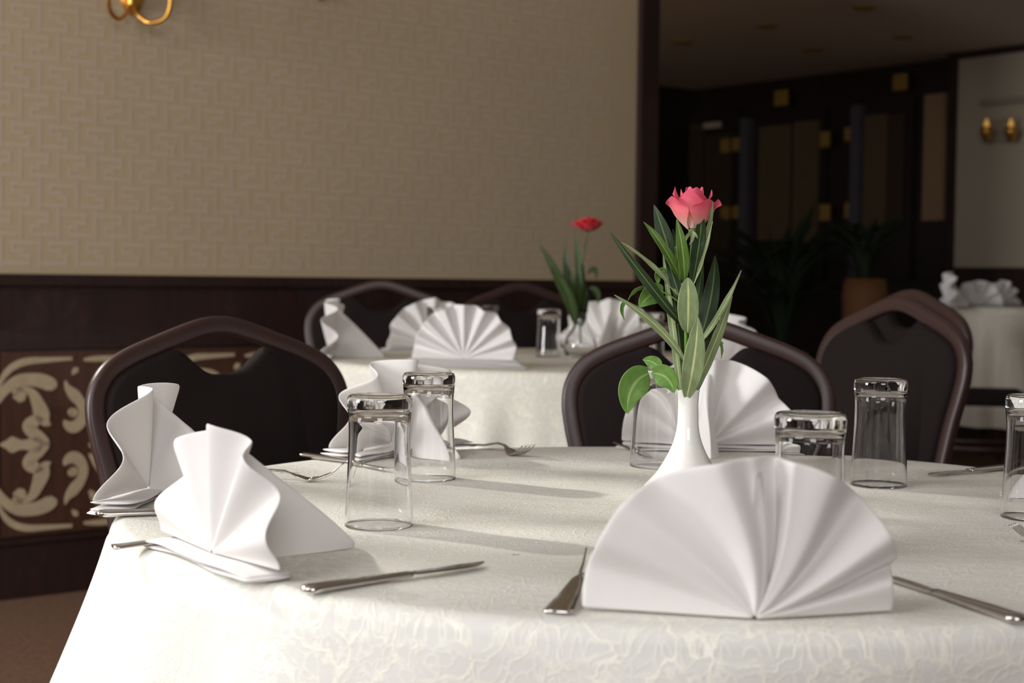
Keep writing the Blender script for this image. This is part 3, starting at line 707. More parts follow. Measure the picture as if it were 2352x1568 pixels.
# ------------------------------------------------------------------ napkins
def interp(keys, th, col):
    ks = sorted(keys)
    if th <= ks[0][0]: return ks[0][col]
    for a, b in zip(ks, ks[1:]):
        if th <= b[0]:
            f = (th - a[0]) / max(1e-9, b[0] - a[0])
            if col == 1: f = f * f * (3 - 2 * f)
            return a[col] + (b[col] - a[col]) * f
    return ks[-1][col]
def auto_keys(n, R, seed, jitter=0.12, squash=1.0):
    rnd = random.Random(seed); ks = []
    for i in range(n * 2 + 1):
        th = 180 * i / (n * 2) + rnd.uniform(-1, 1) * jitter * 180 / (n * 2) * (0 if i in (0, n * 2) else 1)
        w = (1 if i % 2 else -1) * rnd.uniform(0.75, 1.15)
        ks.append((th, w, R * (1 + rnd.uniform(-0.035, 0.035)) * (1.0 if i % 2 else 0.965)))
    return ks
def napkin(label, loc, outward, keys, amp=0.016, stand=0.13, standh=0.9, layers=3, basew=1.0, swirl=0.0, lean=0.05, seed=0, group='folded fan napkins', hubr=0.0015, basedepth=0.022, flop=0.0, bow=0.0):
    rz = math.atan2(outward[0], -outward[1])
    t = thing('fan_napkin', label, 'napkin', loc, rz, group)
    rnd = random.Random(seed)
    NA, NR = 150, 18
    rows = []
    Rm = sum(k[2] for k in keys) / len(keys)
    for j in range(NR + 1):
        rho = (j / NR); row = []
        for i in range(NA + 1):
            th = 180 * i / NA
            R = interp(keys, th, 2); r = hubr + (R - hubr) * rho
            w = interp(keys, th, 1)
            tt = math.radians(th + swirl * (1 - rho) ** 1.5 * math.sin(math.radians(th)))
            y = amp * (rho ** 0.85) * w + flop * rho * rho * math.sin(tt)
            x = r * math.cos(tt); z = r * math.sin(tt)
            zb = 0.002 + layers * 0.0042
            z = zb + z + 0.004 * rho * (1 - math.sin(tt)) * (w + 1) * 0.5
            y += lean * z + bow * (1 - math.sin(tt)) * rho
            row.append(Vector((x, y, z)))
        rows.append(row)
    bm = bmesh.new(); grid(bm, rows)
    link('pleated_fan', bm, NAPKIN, t, mods=[('SOLIDIFY', dict(thickness=0.0024, offset=0)), ('SUBSURF', dict(levels=1, render_levels=1))])
    # base: the bottom pleats lying on the cloth, folded flat under the fan
    bm = bmesh.new()
    for l in range(layers):
        wl = Rm * basew * (1 + 0.06 * (layers - 1 - l) + rnd.uniform(-0.03, 0.03)); z0 = 0.0016 + l * 0.0042
        rows = []
        dpt = basedepth * (1 + 0.15 * rnd.uniform(-1, 1))
        n = 26
        for side in range(n + 1):
            f = side / n * 2 - 1; x = f * wl
            zz = z0 + 0.0015 * math.sin(f * 6 + l * 2 + seed) * (abs(f)) + 0.0016
            yy = 0.004 * math.sin(f * 3 + l + seed)
            sec = []
            for k in range(10):
                a = 2 * PI * k / 10
                sec.append(Vector((x * (1 - 0.0 * math.cos(a)), yy + math.cos(a) * dpt * (0.8 + 0.2 * abs(f)), max(0.0004, zz + math.sin(a) * (0.0021)))))
            rows.append(sec)
        V = grid(bm, rows, wrap=True)
        bm.faces.new(V[0][::-1]); bm.faces.new(V[-1])
    if layers: link('folded_base', bm, NAPKIN, t, mods=[('SUBSURF', dict(levels=1, render_levels=1))])
    # triangular stand behind the fan
    if not layers: bm.free()
    if stand:
        bm = bmesh.new(); rows = []
        hz = interp(keys, 90, 2) * standh
        for s in (-1, 1):
            rows = []
            for i in range(13):
                f = i / 12; row = []
                for j in range(13):
                    g_ = j / 12
                    # hub edge (vertical) to back tip
                    yy = stand * f * 1.0; zt = hz * (1 - f) ** 0.92 + 0.004
                    z = 0.001 + (zt) * g_ + lean * 0
                    x = s * (0.0022 + 0.016 * (1 - g_) * math.sin(PI * min(1, f * 0.9 + 0.1)) + 0.003 * math.sin(3 * f + 2 * g_ + seed))
                    row.append(Vector((x + 0.004 * math.sin(f * 5 + seed), yy + 0.004, z)))
                rows.append(row)
            V = grid(bm, rows)
            if s == -1: V0 = V
        for i in range(12): bm.faces.new((V0[i][12], V0[i + 1][12], V[i + 1][12], V[i][12]))
        for j in range(12): bm.faces.new((V0[12][j], V0[12][j + 1], V[12][j + 1], V[12][j]))
        link('stand_fold', bm, NAPKIN, t, mods=[('SUBSURF', dict(levels=1, render_levels=1))])
    return t
def out_of(c, p): 
    v = Vector((p[0] - c.x, p[1] - c.y)); return v.normalized()
# foreground right (large, seen from the front)
K1 = [(0, 0.4, 0.122), (12, 0.7, 0.122), (17, -0.5, 0.128), (20, 0.0, 0.134), (30, 0.9, 0.133), (47, -0.9, 0.1345), (62, 0.8, 0.1345), (77, 0.6, 0.133), (80.5, -1.1, 0.132), (92, 0.1, 0.132),
      (104, 0.9, 0.1325), (126, -0.8, 0.136), (141, 0.3, 0.1425), (153, 0.7, 0.143), (166, 0.1, 0.142), (180, 0.3, 0.141)]
K1 = [(a, -b, c) for a, b, c in K1]
p = T(1738, 1432); napkin('large white fan napkin in the right foreground, hiding the vase foot', (p.x, p.y + 0.012, TZ), (0.02, -1), K1, amp=0.019, stand=0.12, layers=0, swirl=-22, lean=0.10, seed=1, bow=0.035)
# left foreground
p = T(486, 1292)
K2 = [(0, 0.2, 0.132), (14, -0.9, 0.136), (32, 0.8, 0.126), (50, -1.0, 0.130), (68, 0.7, 0.122), (86, -1.1, 0.127), (104, 0.7, 0.120), (124, -0.9, 0.126), (146, 0.8, 0.114), (164, -0.6, 0.124), (180, 0.3, 0.130)]
napkin('white fan napkin in the left foreground with a long stand fold', (p.x, p.y, TZ), (-0.80, -0.60), K2, amp=0.015, stand=0.155, standh=1.02, layers=2, basew=0.95, lean=0.06, seed=3, basedepth=0.026)
p = T(338, 1146)
napkin('white fan napkin at the left table edge, seen from its side', (p.x, p.y, TZ), (-0.99, 0.12), auto_keys(4, 0.134, 12), amp=0.018, stand=0.15, standh=0.98, layers=3, seed=4, basedepth=0.03)
p = T(905, 1045)
napkin('white fan napkin behind the two left tumblers', (-0.178, 2.45, TZ), (-0.74, 0.67), auto_keys(5, 0.14, 22), amp=0.026, stand=0.13, layers=3, seed=5, basedepth=0.028)
napkin('white fan napkin behind the porcelain vase, seen from behind', (0.325, 2.535, TZ), (0.12, 0.99), auto_keys(5, 0.145, 34, 0.4), amp=0.019, stand=0.12, standh=1.0, layers=2, seed=6)
napkin('white fan napkin cut by the right edge of the picture', (0.79, 2.06, TZ), (0.96, 0.22), auto_keys(6, 0.13, 41), amp=0.022, stand=0.145, layers=3, seed=7)
# second table
def nap2(px, py, Y, outward, label, n=8, R=0.14, seed=0, **kw):
    c = W(px, py, Y); napkin(label, (c.x, c.y, T2Z), outward, auto_keys(n, R, seed), seed=seed, **kw)
G2N = 'fan napkins on the second table'
nap2(1064, 830, 3.93, (-0.12, -0.99), 'white fan napkin at the front of the second table, facing us', 8, 0.138, 51, amp=0.016, stand=0.12, layers=5, basew=1.02, group=G2N)
nap2(757, 795, 4.36, (-0.99, -0.05), 'white fan napkin at the left edge of the second table, seen side on', 5, 0.155, 52, amp=0.026, stand=0.15, standh=1.0, group=G2N)
nap2(992, 780, 4.86, (-0.4, 0.9), 'white fan napkin at the back left of the second table', 7, 0.15, 53, amp=0.018, stand=0.12, group=G2N)
nap2(1400, 790, 4.75, (0.35, 0.93), 'white fan napkin beside the clear vase on the second table', 7, 0.16, 54, amp=0.018, stand=0.12, group=G2N)
nap2(1690, 770, 4.46, (0.9, 0.3), 'white fan napkin at the right end of the second table, right of the rose leaves', 5, 0.12, 55, amp=0.026, stand=0.12, group=G2N)
# distant table
for px, Y, ow, lb, R, sd_ in [(2247, 7.55, (-0.2, -1), 'small distant white napkin at the front of the far right table', 0.115, 61), (2305, 7.65, (0.5, -0.8), 'small distant white napkin near the right picture edge', 0.115, 62), (2175, 7.42, (-1, 0.1), 'pointed distant white napkin, leftmost on the far right table', 0.15, 63)]:
    c = W(px, 690, Y); napkin(lb, (c.x, c.y, T3Z), ow, auto_keys(5, R, sd_), amp=0.02, stand=0.10, seed=sd_, group='fan napkins on the distant table')

# ------------------------------------------------------------------ tumblers
H = 0.1475
def tumbler_bm():
    bm = bmesh.new()
    # inverted: closed thick base on top, rim on the cloth
    outer = [(0.0385, 0.0008), (0.0382, 0.012), (0.0372, 0.035), (0.0356, 0.065), (0.0345, 0.092), (0.0345, 0.112), (0.0357, 0.127), (0.0364, 0.137), (0.0362, 0.1425), (0.0346, 0.1462), (0.031, 0.1475), (0.022, 0.1472), (0.012, 0.1462), (0, 0.1458)]
    inner = [(0, 0.1325), (0.020, 0.1322), (0.028, 0.1305), (0.0315, 0.127), (0.0325, 0.120), (0.0325, 0.112), (0.0325, 0.092), (0.0338, 0.065), (0.0356, 0.035), (0.0368, 0.012), (0.0373, 0.0008)]
    O = catmull([Vector((r, 0, z)) for r, z in outer], 3); I = catmull([Vector((r, 0, z)) for r, z in inner], 3)
    prof = [(max(0, v.x), v.z) for v in O] + [(max(0, v.x), v.z) for v in I] + [(0.0379, 0.0002)]
    prof = [(0 if r < 1e-4 else r, z) for r, z in prof]
    rings = prof
    lathe(bm, rings, 64)
    # close the rim
    bm.verts.ensure_lookup_table()
    return bm
def close_rim(bm):
    e = [x for x in bm.edges if x.is_boundary]
    if e: bmesh.ops.bridge_loops(bm, edges=e)
bm = tumbler_bm(); close_rim(bm)
tum = link('tumbler', bm, GLASS)
tag(tum, 'x', 'drinking glass', 'upturned clear tumblers')
first = True
def tumbler(x, y, z, label, rz=0, sc=1.0, group='upturned clear tumblers on the foreground table'):
    global first
    o = tum if first else tum.copy()
    if not first: COL.objects.link(o)
    first = False
    o.location = (x, y, z + 0.0005); o.rotation_euler = (0, 0, rz); o.scale = (sc,) * 3; o['label'] = label; o['group'] = group
    return o
for px, py, lb in [(870, 1208, 'upturned tumbler at the left, the nearer of the left pair'), (983, 1100, 'upturned tumbler at the left, the farther of the left pair'),
                   (2018, 1115, 'tall upturned tumbler standing against the dark chair at the right'), (2375, 1190, 'upturned tumbler cut by the right edge of the picture')]:
    q = T(px, py); tumbler(q.x, q.y, TZ, lb)
q = W(1861, 1000, 1.555); tumbler(q.x, q.y, TZ, 'upturned tumbler rising behind the large foreground napkin')
q = W(1506, 1000, 2.31); tumbler(q.x, q.y, TZ, 'upturned tumbler partly hidden by the vase and rose leaves')
G2 = 'upturned tumblers on the second table'
for px, Y, lb in [(1260, 4.5, 'blurred upturned tumbler left of the clear vase on the second table'), (1006, 4.62, 'blurred upturned tumbler in front of the back left napkin'),
                  (1120, 4.95, 'blurred upturned tumbler at the back of the second table'), (1496, 4.2, 'blurred upturned tumbler behind the rose leaves on the second table')]:
    q = W(px, 760, Y); tumbler(q.x, q.y, T2Z, lb, sc=0.95, group=G2)

# ------------------------------------------------------------------ cutlery
def knife(handle, tip, label, ln=0.212):
    h = Vector((handle[0], handle[1], 0)); d = (Vector((tip[0], tip[1], 0)) - h).normalized()
    t = thing('table_knife', label, 'knife', (h.x, h.y, TZ + 0.0005), math.atan2(d.y, d.x), 'table knives')
    bm = bmesh.new(); pts = []; rr = []
    for i in range(25):
        f = i / 24; pts.append(Vector((0.118 * f, 0, 0.0042))); w = 0.0120 - 0.0050 * f
        if f < 0.08: w *= math.sqrt(max(0.05, 1 - ((0.08 - f) / 0.08) ** 2))
        rr.append(w)
    tube(bm, pts, rr, 14, sx=0.95, sy=0.40, refn=Vector((0, 0, 1)))
    link('handle', bm, STEEL, t)
    bm = bmesh.new(); rows = []
    n = 26
    for i in range(n + 1):
        f = i / n; x = 0.113 + (ln - 0.113) * f
        back = 0.0065 * (1 - max(0, (f - 0.75) / 0.25) ** 2 * 0.4); ed = -0.0055 - 0.005 * math.sin(PI * min(1, f * 0.8 + 0.05))
        if f > 0.75: g_ = (f - 0.75) / 0.25; ed = ed * (1 - g_ ** 2) + back * g_ ** 2
        if f < 0.08: back *= 0.8; ed *= 0.7
        rows.append([Vector((x, back, 0.0052)), Vector((x, (back + ed) / 2, 0.0050)), Vector((x, ed, 0.0040)), Vector((x, (back + ed) / 2, 0.0030)), Vector((x, back, 0.0028))])
    V = grid(bm, rows, wrap=True); bm.faces.new(V[0]); bm.faces.new(V[-1][::-1])
    link('blade', bm, STEEL, t)
    return t
def fork(handle, tip, label, ln=0.20, tipz=0.022):
    h = Vector((handle[0], handle[1], 0)); d = (Vector((tip[0], tip[1], 0)) - h).normalized()
    t = thing('table_fork', label, 'fork', (h.x, h.y, TZ + 0.0005), math.atan2(d.y, d.x), 'table forks')
    def zz(f):
        ks = [(0, 0.0025), (0.25, 0.006), (0.5, 0.014), (0.60, 0.013), (0.68, 0.007), (0.75, 0.0028), (0.82, 0.004), (0.9, 0.010), (1, tipz)]
        for a, b in zip(ks, ks[1:]):
            if f <= b[0]:
                g_ = (f - a[0]) / (b[0] - a[0]); g_ = g_ * g_ * (3 - 2 * g_) * 0.5 + 0.5 * g_; return a[1] + (b[1] - a[1]) * g_
        return tipz
    def ww(f):
        ks = [(0, 0.0112), (0.02, 0.0125), (0.3, 0.0088), (0.55, 0.0030), (0.63, 0.0033), (0.68, 0.0085), (0.74, 0.0122), (0.78, 0.0125)]
        for a, b in zip(ks, ks[1:]):
            if f <= b[0]: return a[1] + (b[1] - a[1]) * (f - a[0]) / (b[0] - a[0])
        return ks[-1][1]
    bm = bmesh.new(); rows = []
    for i in range(45):
        f = i / 44 * 0.78; w = ww(f); z = zz(f); th = 0.0011 if f > 0.62 else 0.0016; x = f * ln
        rows.append([Vector((x, w, z + th * 0.6)), Vector((x, w * 0.5, z + th * (1 if f < .62 else .4))), Vector((x, 0, z + th * (1.2 if f < .62 else .1))), Vector((x, -w * 0.5, z + th * (1 if f < .62 else .4))), Vector((x, -w, z + th * 0.6)),
                     Vector((x, -w, z - th * 0.6)), Vector((x, 0, z - th)), Vector((x, w, z - th * 0.6))])
    V = grid(bm, rows, wrap=True); bm.faces.new(V[0]); bm.faces.new(V[-1][::-1])
    link('handle', bm, STEEL, t)
    for k in range(4):
        yc = (k - 1.5) * 0.0073; bm = bmesh.new(); pts = []; rr = []
        for i in range(13):
            f = 0.77 + 0.23 * i / 12; g_ = i / 12; pts.append(Vector((f * ln, yc * (1 - 0.05 * g_), zz(f)))); rr.append(0.0024 * (1 - 0.55 * g_))
        tube(bm, pts, rr, 8, sx=0.85, sy=0.65, refn=Vector((0, 0, 1))); link('tine', bm, STEEL, t)
    return t
tp = lambda px, py, z=TZ: tuple(T(px, py, z))[:2]
knife(tp(694, 1366), tp(1110, 1304), 'steel knife lying in front of the left foreground napkin')
fork(tp(1280, 1414), tp(1376, 1256, TZ + 0.024), 'steel fork just left of the large foreground napkin', 0.19, 0.024)
knife(tp(2350, 1436), tp(2068, 1344), 'dark steel knife just right of the large foreground napkin')
fork((-0.43, 2.10), (-0.235, 2.09), 'steel fork seen side on left of the nearer tumbler', 0.205, 0.026)
knife(tp(219, 1188), tp(520, 1180), 'steel knife at the left table edge below the side-on napkin')
fork(tp(259, 1262), tp(738, 1188, TZ + 0.022), 'steel fork mostly under the left foreground napkin', 0.215)
knife(tp(692, 1050), tp(985, 1090), 'steel knife behind the nearer left tumbler')
fork(tp(1076, 1024), tp(1262, 1030, TZ + 0.022), 'steel fork lying alone between the tumblers and the vase')
knife(tp(1418, 1021), tp(1494, 1056), 'steel knife seen through the tumbler beside the vase')
knife(tp(2345, 1076), tp(2056, 1102), 'thin dark knife right of the tall tumbler')
fork((0.70, 1.53), (0.545, 1.645), 'steel fork whose tines enter at the right edge')

# ------------------------------------------------------------------ vase
VP = W(1577, 1140, 1.955)
v = thing('bud_vase', 'slender white porcelain bud vase in the middle of the foreground table', 'vase', (VP.x, VP.y, TZ))
prof = [(0, 0.0005), (0.046, 0.0005), (0.054, 0.004), (0.0565, 0.011), (0.0545, 0.018), (0.047, 0.027), (0.0375, 0.038), (0.030, 0.050), (0.0235, 0.062), (0.0178, 0.076), (0.0145, 0.090), (0.0130, 0.106), (0.0129, 0.122), (0.0136, 0.135), (0.0144, 0.1405), (0.0143, 0.1415), (0.0128, 0.1412), (0.0118, 0.135), (0.0112, 0.10), (0.0112, 0.08), (0, 0.07)]
P_ = catmull([Vector((r, 0, z)) for r, z in prof], 4)
bm = bmesh.new(); lathe(bm, [(0 if p.x < 1e-4 else p.x, p.z) for p in P_], 64); link('body', bm, PORC, v)
bm = bmesh.new(); n = 64
lathe(bm, [(0.0553, 0.0160), (0.0558, 0.0166), (0.0549, 0.0176), (0.0545, 0.0170)], n, closed=True); link('gilt_band', bm, GILT, v)

# ------------------------------------------------------------------ leaves and flowers
def leaf(parent, base, via, tip, wpx, m, Y0=None, dY=(0, 0, 0), tilt=0.0, fold=0.25, name='leaf', shape='lance', n=22):
    Y0 = Y0 if Y0 else VP.y
    P = [W(base[0], base[1], Y0 + dY[0]), W(via[0], via[1], Y0 + dY[1]), W(tip[0], tip[1], Y0 + dY[2])]
    hw = wpx * Y0 / FPX / 2
    rows = []
    def B(s):
        return P[0] * (1 - s) ** 2 + P[1] * 2 * s * (1 - s) + P[2] * s * s
    # make the curve pass through via
    P[1] = P[1] * 2 - (P[0] + P[2]) * 0.5
    for i in range(n + 1):
        s = i / n; p = B(s); t = (B(min(1, s + 0.02)) - B(max(0, s - 0.02))).normalized()
        vd = (CPOS - p).normalized(); side = t.cross(vd).normalized(); nn = side.cross(t).normalized()
        side2 = side * math.cos(tilt) + nn * math.sin(tilt); nn2 = nn * math.cos(tilt) - side * math.sin(tilt)
        if shape == 'lance': w = hw * (math.sin(PI * min(1, (s * 0.97 + 0.03)) ** 0.85)) ** 0.75
        elif shape == 'oval': w = hw * (math.sin(PI * s ** 0.9)) ** 0.55
        else: w = hw * (math.sin(PI * (0.04 + 0.96 * s) ** 0.75)) ** 0.7
        w = max(w, 0.0006 if s > 0.5 else 0.0012)
        wv = 0.0006 * math.sin(s * 16 + hw * 900)
        rows.append([p - side2 * w + nn2 * (w * fold + wv), p - side2 * w * 0.5 + nn2 * w * fold * 0.42, p, p + side2 * w * 0.5 + nn2 * w * fold * 0.42, p + side2 * w + nn2 * (w * fold - wv)])
    bm = bmesh.new(); grid(bm, rows, uvf=lambda a, b: (b / 4, a / n))
    return link(name, bm, m, parent, mods=[('SOLIDIFY', dict(thickness=0.0005, offset=0)), ('SUBSURF', dict(levels=1, render_levels=1))])
def stem(parent, pts, r, m, Y0, name='stem'):
    bm = bmesh.new(); P = [W(x, y, Y0 + dy) for x, y, dy in pts]; C_ = catmull(P, 6); tube(bm, C_, r, 10); return link(name, bm, m, parent)
Y = VP.y
ol = thing('oleander_sprig', 'sprig of long narrow green leaves in the white porcelain vase', 'greenery', (VP.x, VP.y, TZ + 0.09))
def rebase(t):
    """children were built in world space: put their origin bookkeeping right"""
    bpy.context.view_layer.update()
    for c in t.children: c.matrix_parent_inverse = t.matrix_world.inverted()
stem(ol, [(1577, 960, 0), (1577, 905, 0), (1576, 820, -0.004), (1575, 745, -0.002), (1568, 650, 0)], 0.0023, STEM, Y)
Z3 = lambda a, b, c: (a, b, c)
leaf(ol, (1571, 750), (1490, 650), (1399, 530), 25, LF_DARK, dY=(0, -0.012, 0.0), tilt=0.25)
leaf(ol, (1558, 679), (1500, 612), (1428, 556), 13, LF_PALE, dY=(0, 0.012, 0.02), tilt=-0.6)
leaf(ol, (1574, 830), (1508, 748), (1411, 677), 21, LF_PALE, dY=(-0.004, -0.018, -0.03), tilt=0.4)
leaf(ol, (1548, 612), (1528, 545), (1502, 470), 38, LF_DARK, dY=(0.004, 0.004, 0.012), tilt=0.2)
leaf(ol, (1563, 642), (1524, 568), (1478, 509), 22, LF_MID, dY=(-0.002, -0.010, 0), tilt=-0.3)
leaf(ol, (1572, 645), (1568, 575), (1554, 503), 28, LF_MID, dY=(-0.004, -0.020, -0.018), tilt=0.1)
leaf(ol, (1562, 645), (1556, 590), (1551, 566), 9, LF_MID, dY=(-0.003, -0.01, -0.01))
leaf(ol, (1590, 650), (1606, 560), (1612, 484), 33, LF_DARK, dY=(0.0, -0.006, -0.016), tilt=0.15)
leaf(ol, (1600, 600), (1626, 530), (1637, 463), 14, LF_PALE, dY=(0.0, -0.01, -0.02), tilt=-0.5)
leaf(ol, (1594, 652), (1618, 585), (1637, 507), 12, LF_PALE, dY=(-0.01, -0.016, -0.022), tilt=0.9)
leaf(ol, (1579, 765), (1581, 700), (1580, 637), 50, LF_PALE, dY=(-0.01, -0.022, -0.026), tilt=0.05, fold=0.12, shape='oval')
leaf(ol, (1600, 800), (1632, 690), (1642, 586), 40, LF_DARK, dY=(0.006, 0.014, 0.01), tilt=0.1)
leaf(ol, (1592, 760), (1602, 690), (1616, 600), 24, LF_DARK, dY=(0.006, 0.022, 0.02), tilt=0.1)
leaf(ol, (1606, 790), (1658, 712), (1703, 620), 17, LF_PALE, dY=(-0.008, -0.01, 0.02), tilt=0.6)
leaf(ol, (1588, 912), (1640, 790), (1682, 678), 27, LF_PALE, dY=(-0.008, -0.014, 0.0), tilt=-0.45)
leaf(ol, (1577, 914), (1595, 820), (1603, 727), 50, LF_PALE, dY=(-0.012, -0.030, -0.036), tilt=0.0, fold=0.12)
leaf(ol, (1566, 914), (1544, 740), (1523, 580), 20, LF_PALE, dY=(0.008, 0.018, 0.024), tilt=0.5)
leaf(ol, (1570, 912), (1556, 740), (1532, 590), 34, LF_DARK, dY=(0.012, 0.026, 0.03), tilt=0.1)
leaf(ol, (1590, 912), (1622, 820), (1645, 735), 30, LF_DARK, dY=(0.010, 0.018, 0.03), tilt=0.1)
leaf(ol, (1566, 700), (1548, 640), (1530, 588), 26, LF_DARK, dY=(0.0, 0.004, 0.004), tilt=0.1)
leaf(ol, (1568, 720), (1560, 620), (1546, 525), 22, LF_DARK, dY=(0.0, 0.02, 0.02), tilt=0.1)

ro = thing('pink_rose', 'single pink rose in the white porcelain vase', 'flower', (VP.x, VP.y, TZ + 0.09))
RC = W(1591, 527, Y)
stem(ro, [(1577, 960, 0.002), (1583, 900, 0.004), (1586, 760, 0.008), (1587, 640, 0.006), (1589, 560, 0.0), (1591, 530, 0)], 0.0021, DSTEM, Y)
def petal_bm(bm, C, ang, r, h, wid, curl, open_, zoff=0.0, point=0.25, n=12, m=12, wig=0.0):
    rows = []
    for i in range(n + 1):
        v_ = i / n; row = []
        for j in range(m + 1):
            u_ = j / m * 2 - 1
            prof_ = math.sin(min(1, v_ * 1.25 + 0.10) * PI * 0.5)
            rad = r * (0.16 + 0.84 * prof_) + open_ * v_ ** 2 * r + curl * max(0, v_ - 0.7) ** 1.5 * r * 3
            wv = wid * (0.30 + 0.70 * math.sin(PI * 0.5 * min(1, v_ * 1.35))) * (1 if v_ < 0.7 else math.sqrt(max(0.05, 1 - ((v_ - 0.7) / 0.3) ** 2 * 0.72)))
            a = ang + u_ * wv
            hh = h * v_ * (1 - 0.10 * u_ * u_ * v_) + point * h * 0.18 * v_ ** 4 * (1 - abs(u_)) - curl * max(0, v_ - 0.85) * h * 0.8
            rr = rad * (1 + wig * math.sin(3 * u_ + v_ * 4)) + abs(u_) ** 3 * 0.08 * r * v_ * (1 if curl > 0 else -1)
            row.append(Vector((C.x + rr * math.cos(a), C.y + rr * math.sin(a), C.z + zoff + hh)))
        rows.append(row)
    grid(bm, rows, uvf=lambda a, b: (b / m, a / n))
pet = [  # angle(deg; -90 faces camera), radius, height, halfwidth(rad), curl, open, zoff, point
 (-152, 0.0240, 0.0350, 0.80, 0.40, 0.26, 0.000, 0.8), (-52, 0.0235, 0.0320, 0.95, 0.10, 0.22, 0.001, 0.5), (12, 0.0240, 0.0330, 0.65, 0.45, 0.28, 0.000, 0.9),
 (95, 0.0230, 0.0400, 0.95, 0.2, 0.12, 0.0, 0.4), (158, 0.0210, 0.0470, 0.62, 0.30, 0.05, 0.0, 0.7), (-110, 0.0215, 0.0405, 0.95, 0.05, 0.02, 0.001, 0.7), (-5, 0.0205, 0.0430, 0.70, 0.25, 0.06, 0.001, 0.6),
 (70, 0.018, 0.045, 1.1, 0.05, -0.08, 0.001, 0.2), (175, 0.0175, 0.045, 0.9, 0.0, -0.10, 0.001, 0.2), (-80, 0.0165, 0.0465, 1.1, 0.0, -0.16, 0.001, 0.2), (20, 0.0150, 0.0480, 1.1, 0.0, -0.20, 0.001, 0.2),
 (140, 0.0130, 0.0485, 1.2, 0.0, -0.25, 0.001, 0.1), (-130, 0.0105, 0.0485, 1.3, 0.0, -0.25, 0.001, 0.1), (0, 0.0075, 0.0480, 1.5, 0.0, -0.3, 0.001, 0.1), (180, 0.0045, 0.0475, 1.6, 0.0, -0.3, 0.001, 0.1)]
for a, r, h, w_, cu, op, zo, pt in pet:
    bm = bmesh.new(); petal_bm(bm, RC, math.radians(a), r * 0.98, h * 1.08, w_, cu, op * 0.8, zo, pt, wig=0.03)
    link('petal', bm, PETAL, ro, mods=[('SOLIDIFY', dict(thickness=0.0005, offset=0)), ('SUBSURF', dict(levels=1, render_levels=1))])
bm = bmesh.new(); lathe(bm, [(0, -0.010), (0.003, -0.009), (0.0052, -0.004), (0.0058, 0.000), (0.004, 0.004), (0, 0.005)], 20, RC); link('calyx', bm, DSTEM, ro)
for k, (tx, ty) in enumerate([(1574, 560), (1604, 548), (1583, 562)]):
    leaf(ro, (1590, 530), ((1590 + tx) / 2 + (k - 1) * 5, (530 + ty) / 2), (tx, ty), 8, LF_PALE, dY=(-0.004, -0.010, -0.008), name='sepal', n=10)
# compound rose leaves, lower left
stem(ro, [(1568, 905, -0.004), (1545, 880, -0.010), (1520, 862, -0.014), (1496, 857, -0.016)], 0.0009, STEM, Y, 'leaf_stalk')
leaf(ro, (1490, 857), (1452, 890), (1441, 950), 70, LF_ROSE, dY=(-0.016, -0.024, -0.026), tilt=0.15, fold=0.15, shape='round')
leaf(ro, (1515, 846), (1500, 832), (1476, 826), 34, LF_ROSE, dY=(-0.014, -0.01, -0.004), tilt=0.2, fold=0.2, shape='round')
leaf(ro, (1499, 857), (1532, 868), (1548, 902), 52, LF_ROSE, dY=(-0.016, -0.024, -0.026), tilt=-0.1, fold=0.2, shape='round')
# upper left leaves
stem(ro, [(1582, 720, 0.004), (1555, 690, 0.014), (1526, 672, 0.02), (1492, 662, 0.02)], 0.0009, STEM, Y, 'leaf_stalk')
leaf(ro, (1524, 668), (1494, 678), (1468, 706), 50, LF_ROSE, dY=(0.02, 0.018, 0.018), tilt=0.2, fold=0.15, shape='round')
leaf(ro, (1490, 660), (1462, 664), (1443, 689), 15, LF_ROSE, dY=(0.02, 0.016, 0.01), tilt=0.9, shape='lance')
leaf(ro, (1441, 690), (1428, 706), (1434, 735), 11, LF_ROSE, dY=(0.01, 0.008, 0.008), tilt=0.5)
leaf(ro, (1530, 622), (1514, 630), (1512, 652), 24, LF_ROSE, dY=(0.02, 0.02, 0.02), tilt=0.2, fold=0.15, shape='round')
leaf(ro, (1646, 782), (1657, 796), (1656, 824), 9, LF_ROSE, dY=(0.02, 0.02, 0.02), tilt=0.6)
leaf(ro, (1640, 786), (1652, 784), (1662, 789), 5, LF_ROSE, dY=(0.02, 0.02, 0.02), tilt=0.3)
rebase(ol); rebase(ro)

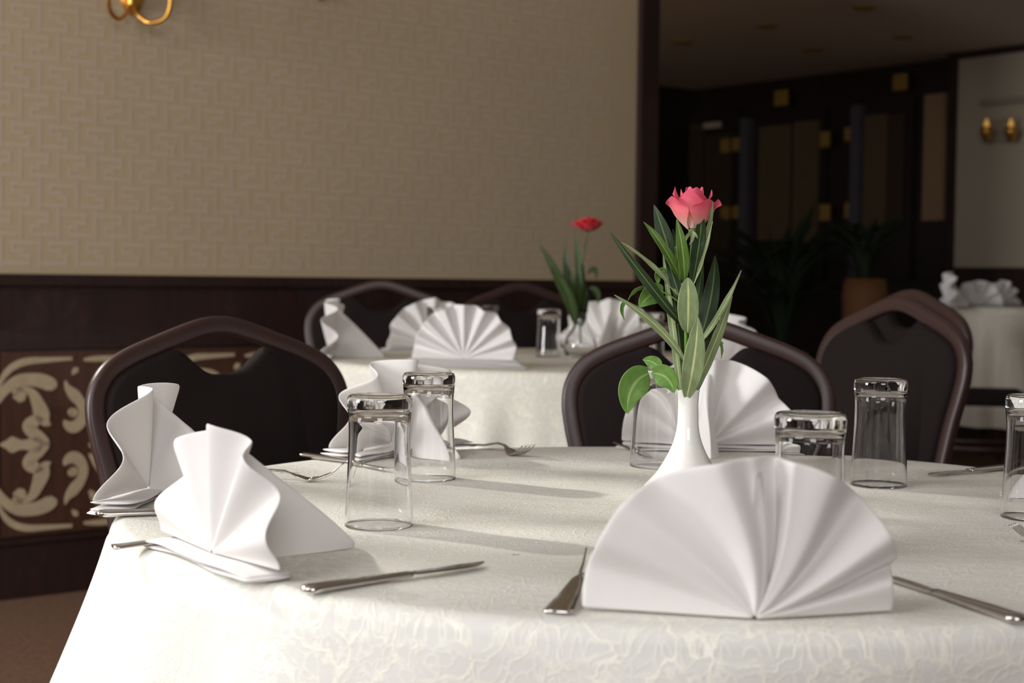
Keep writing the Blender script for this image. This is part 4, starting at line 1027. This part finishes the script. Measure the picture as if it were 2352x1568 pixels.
# far bud vase with red flower
Y2 = 4.46
c2 = W(1334, 760, Y2)
v2 = thing('glass_vase', 'clear round glass vase on the second table', 'vase', (c2.x, c2.y, T2Z + 0.0005))
prof = [(0, 0.0), (0.03, 0.0), (0.046, 0.012), (0.050, 0.035), (0.042, 0.062), (0.026, 0.085), (0.017, 0.105), (0.017, 0.13), (0.022, 0.142)]
inn = [(0.020, 0.141), (0.015, 0.13), (0.015, 0.105), (0.024, 0.084), (0.040, 0.061), (0.047, 0.036), (0.043, 0.014), (0, 0.006)]
bm = bmesh.new(); lathe(bm, prof + inn, 40); link('body', bm, GLASS, v2)
rf = thing('red_rose', 'red flower in the clear vase on the second table', 'flower', (c2.x, c2.y, T2Z + 0.09))
stem(rf, [(1334, 790, 0), (1330, 700, 0), (1336, 610, 0), (1350, 528, 0)], 0.003, DSTEM, Y2)
bm = bmesh.new(); RC2 = W(1352, 532, Y2)
for k in range(26):
    a = k * 2.4; rr = 0.008 + 0.028 * (k / 25)
    petal_bm(bm, RC2, a, rr, 0.044 - 0.018 * (k / 25), 0.55, 0.3, 0.25, 0, 0.3, n=7, m=6, wig=0.05)
link('bloom', bm, REDPETAL, rf, mods=[('SOLIDIFY', dict(thickness=0.0006, offset=0))])
for b, v_, t_, w_, dy in [((1325, 735), (1290, 650), (1240, 560), 26, (0, 0, 0)), ((1328, 740), (1300, 670), (1266, 608), 22, (0, -0.03, -0.05)), ((1330, 730), (1306, 650), (1300, 558), 22, (0, 0.02, 0.03)),
                         ((1332, 720), (1330, 630), (1321, 526), 17, (0, -0.02, -0.02)), ((1322, 745), (1310, 690), (1290, 640), 26, (0, -0.04, -0.05)), ((1334, 740), (1336, 680), (1338, 600), 24, (0, 0, -0.02)), ((1328, 745), (1318, 680), (1312, 620), 26, (0, -0.02, -0.03)),
                         ((1332, 740), (1345, 690), (1340, 650), 18, (0, 0.02, 0.02)), ((1350, 628), (1366, 618), (1370, 642), 13, (0, 0, 0)), ((1352, 662), (1370, 670), (1374, 700), 16, (0, 0, 0)), ((1336, 750), (1342, 725), (1345, 705), 12, (0, 0, 0))]:
    leaf(rf, b, v_, t_, w_, LF_FAR, Y0=Y2, dY=dy, tilt=0.2, n=12)
rebase(rf)
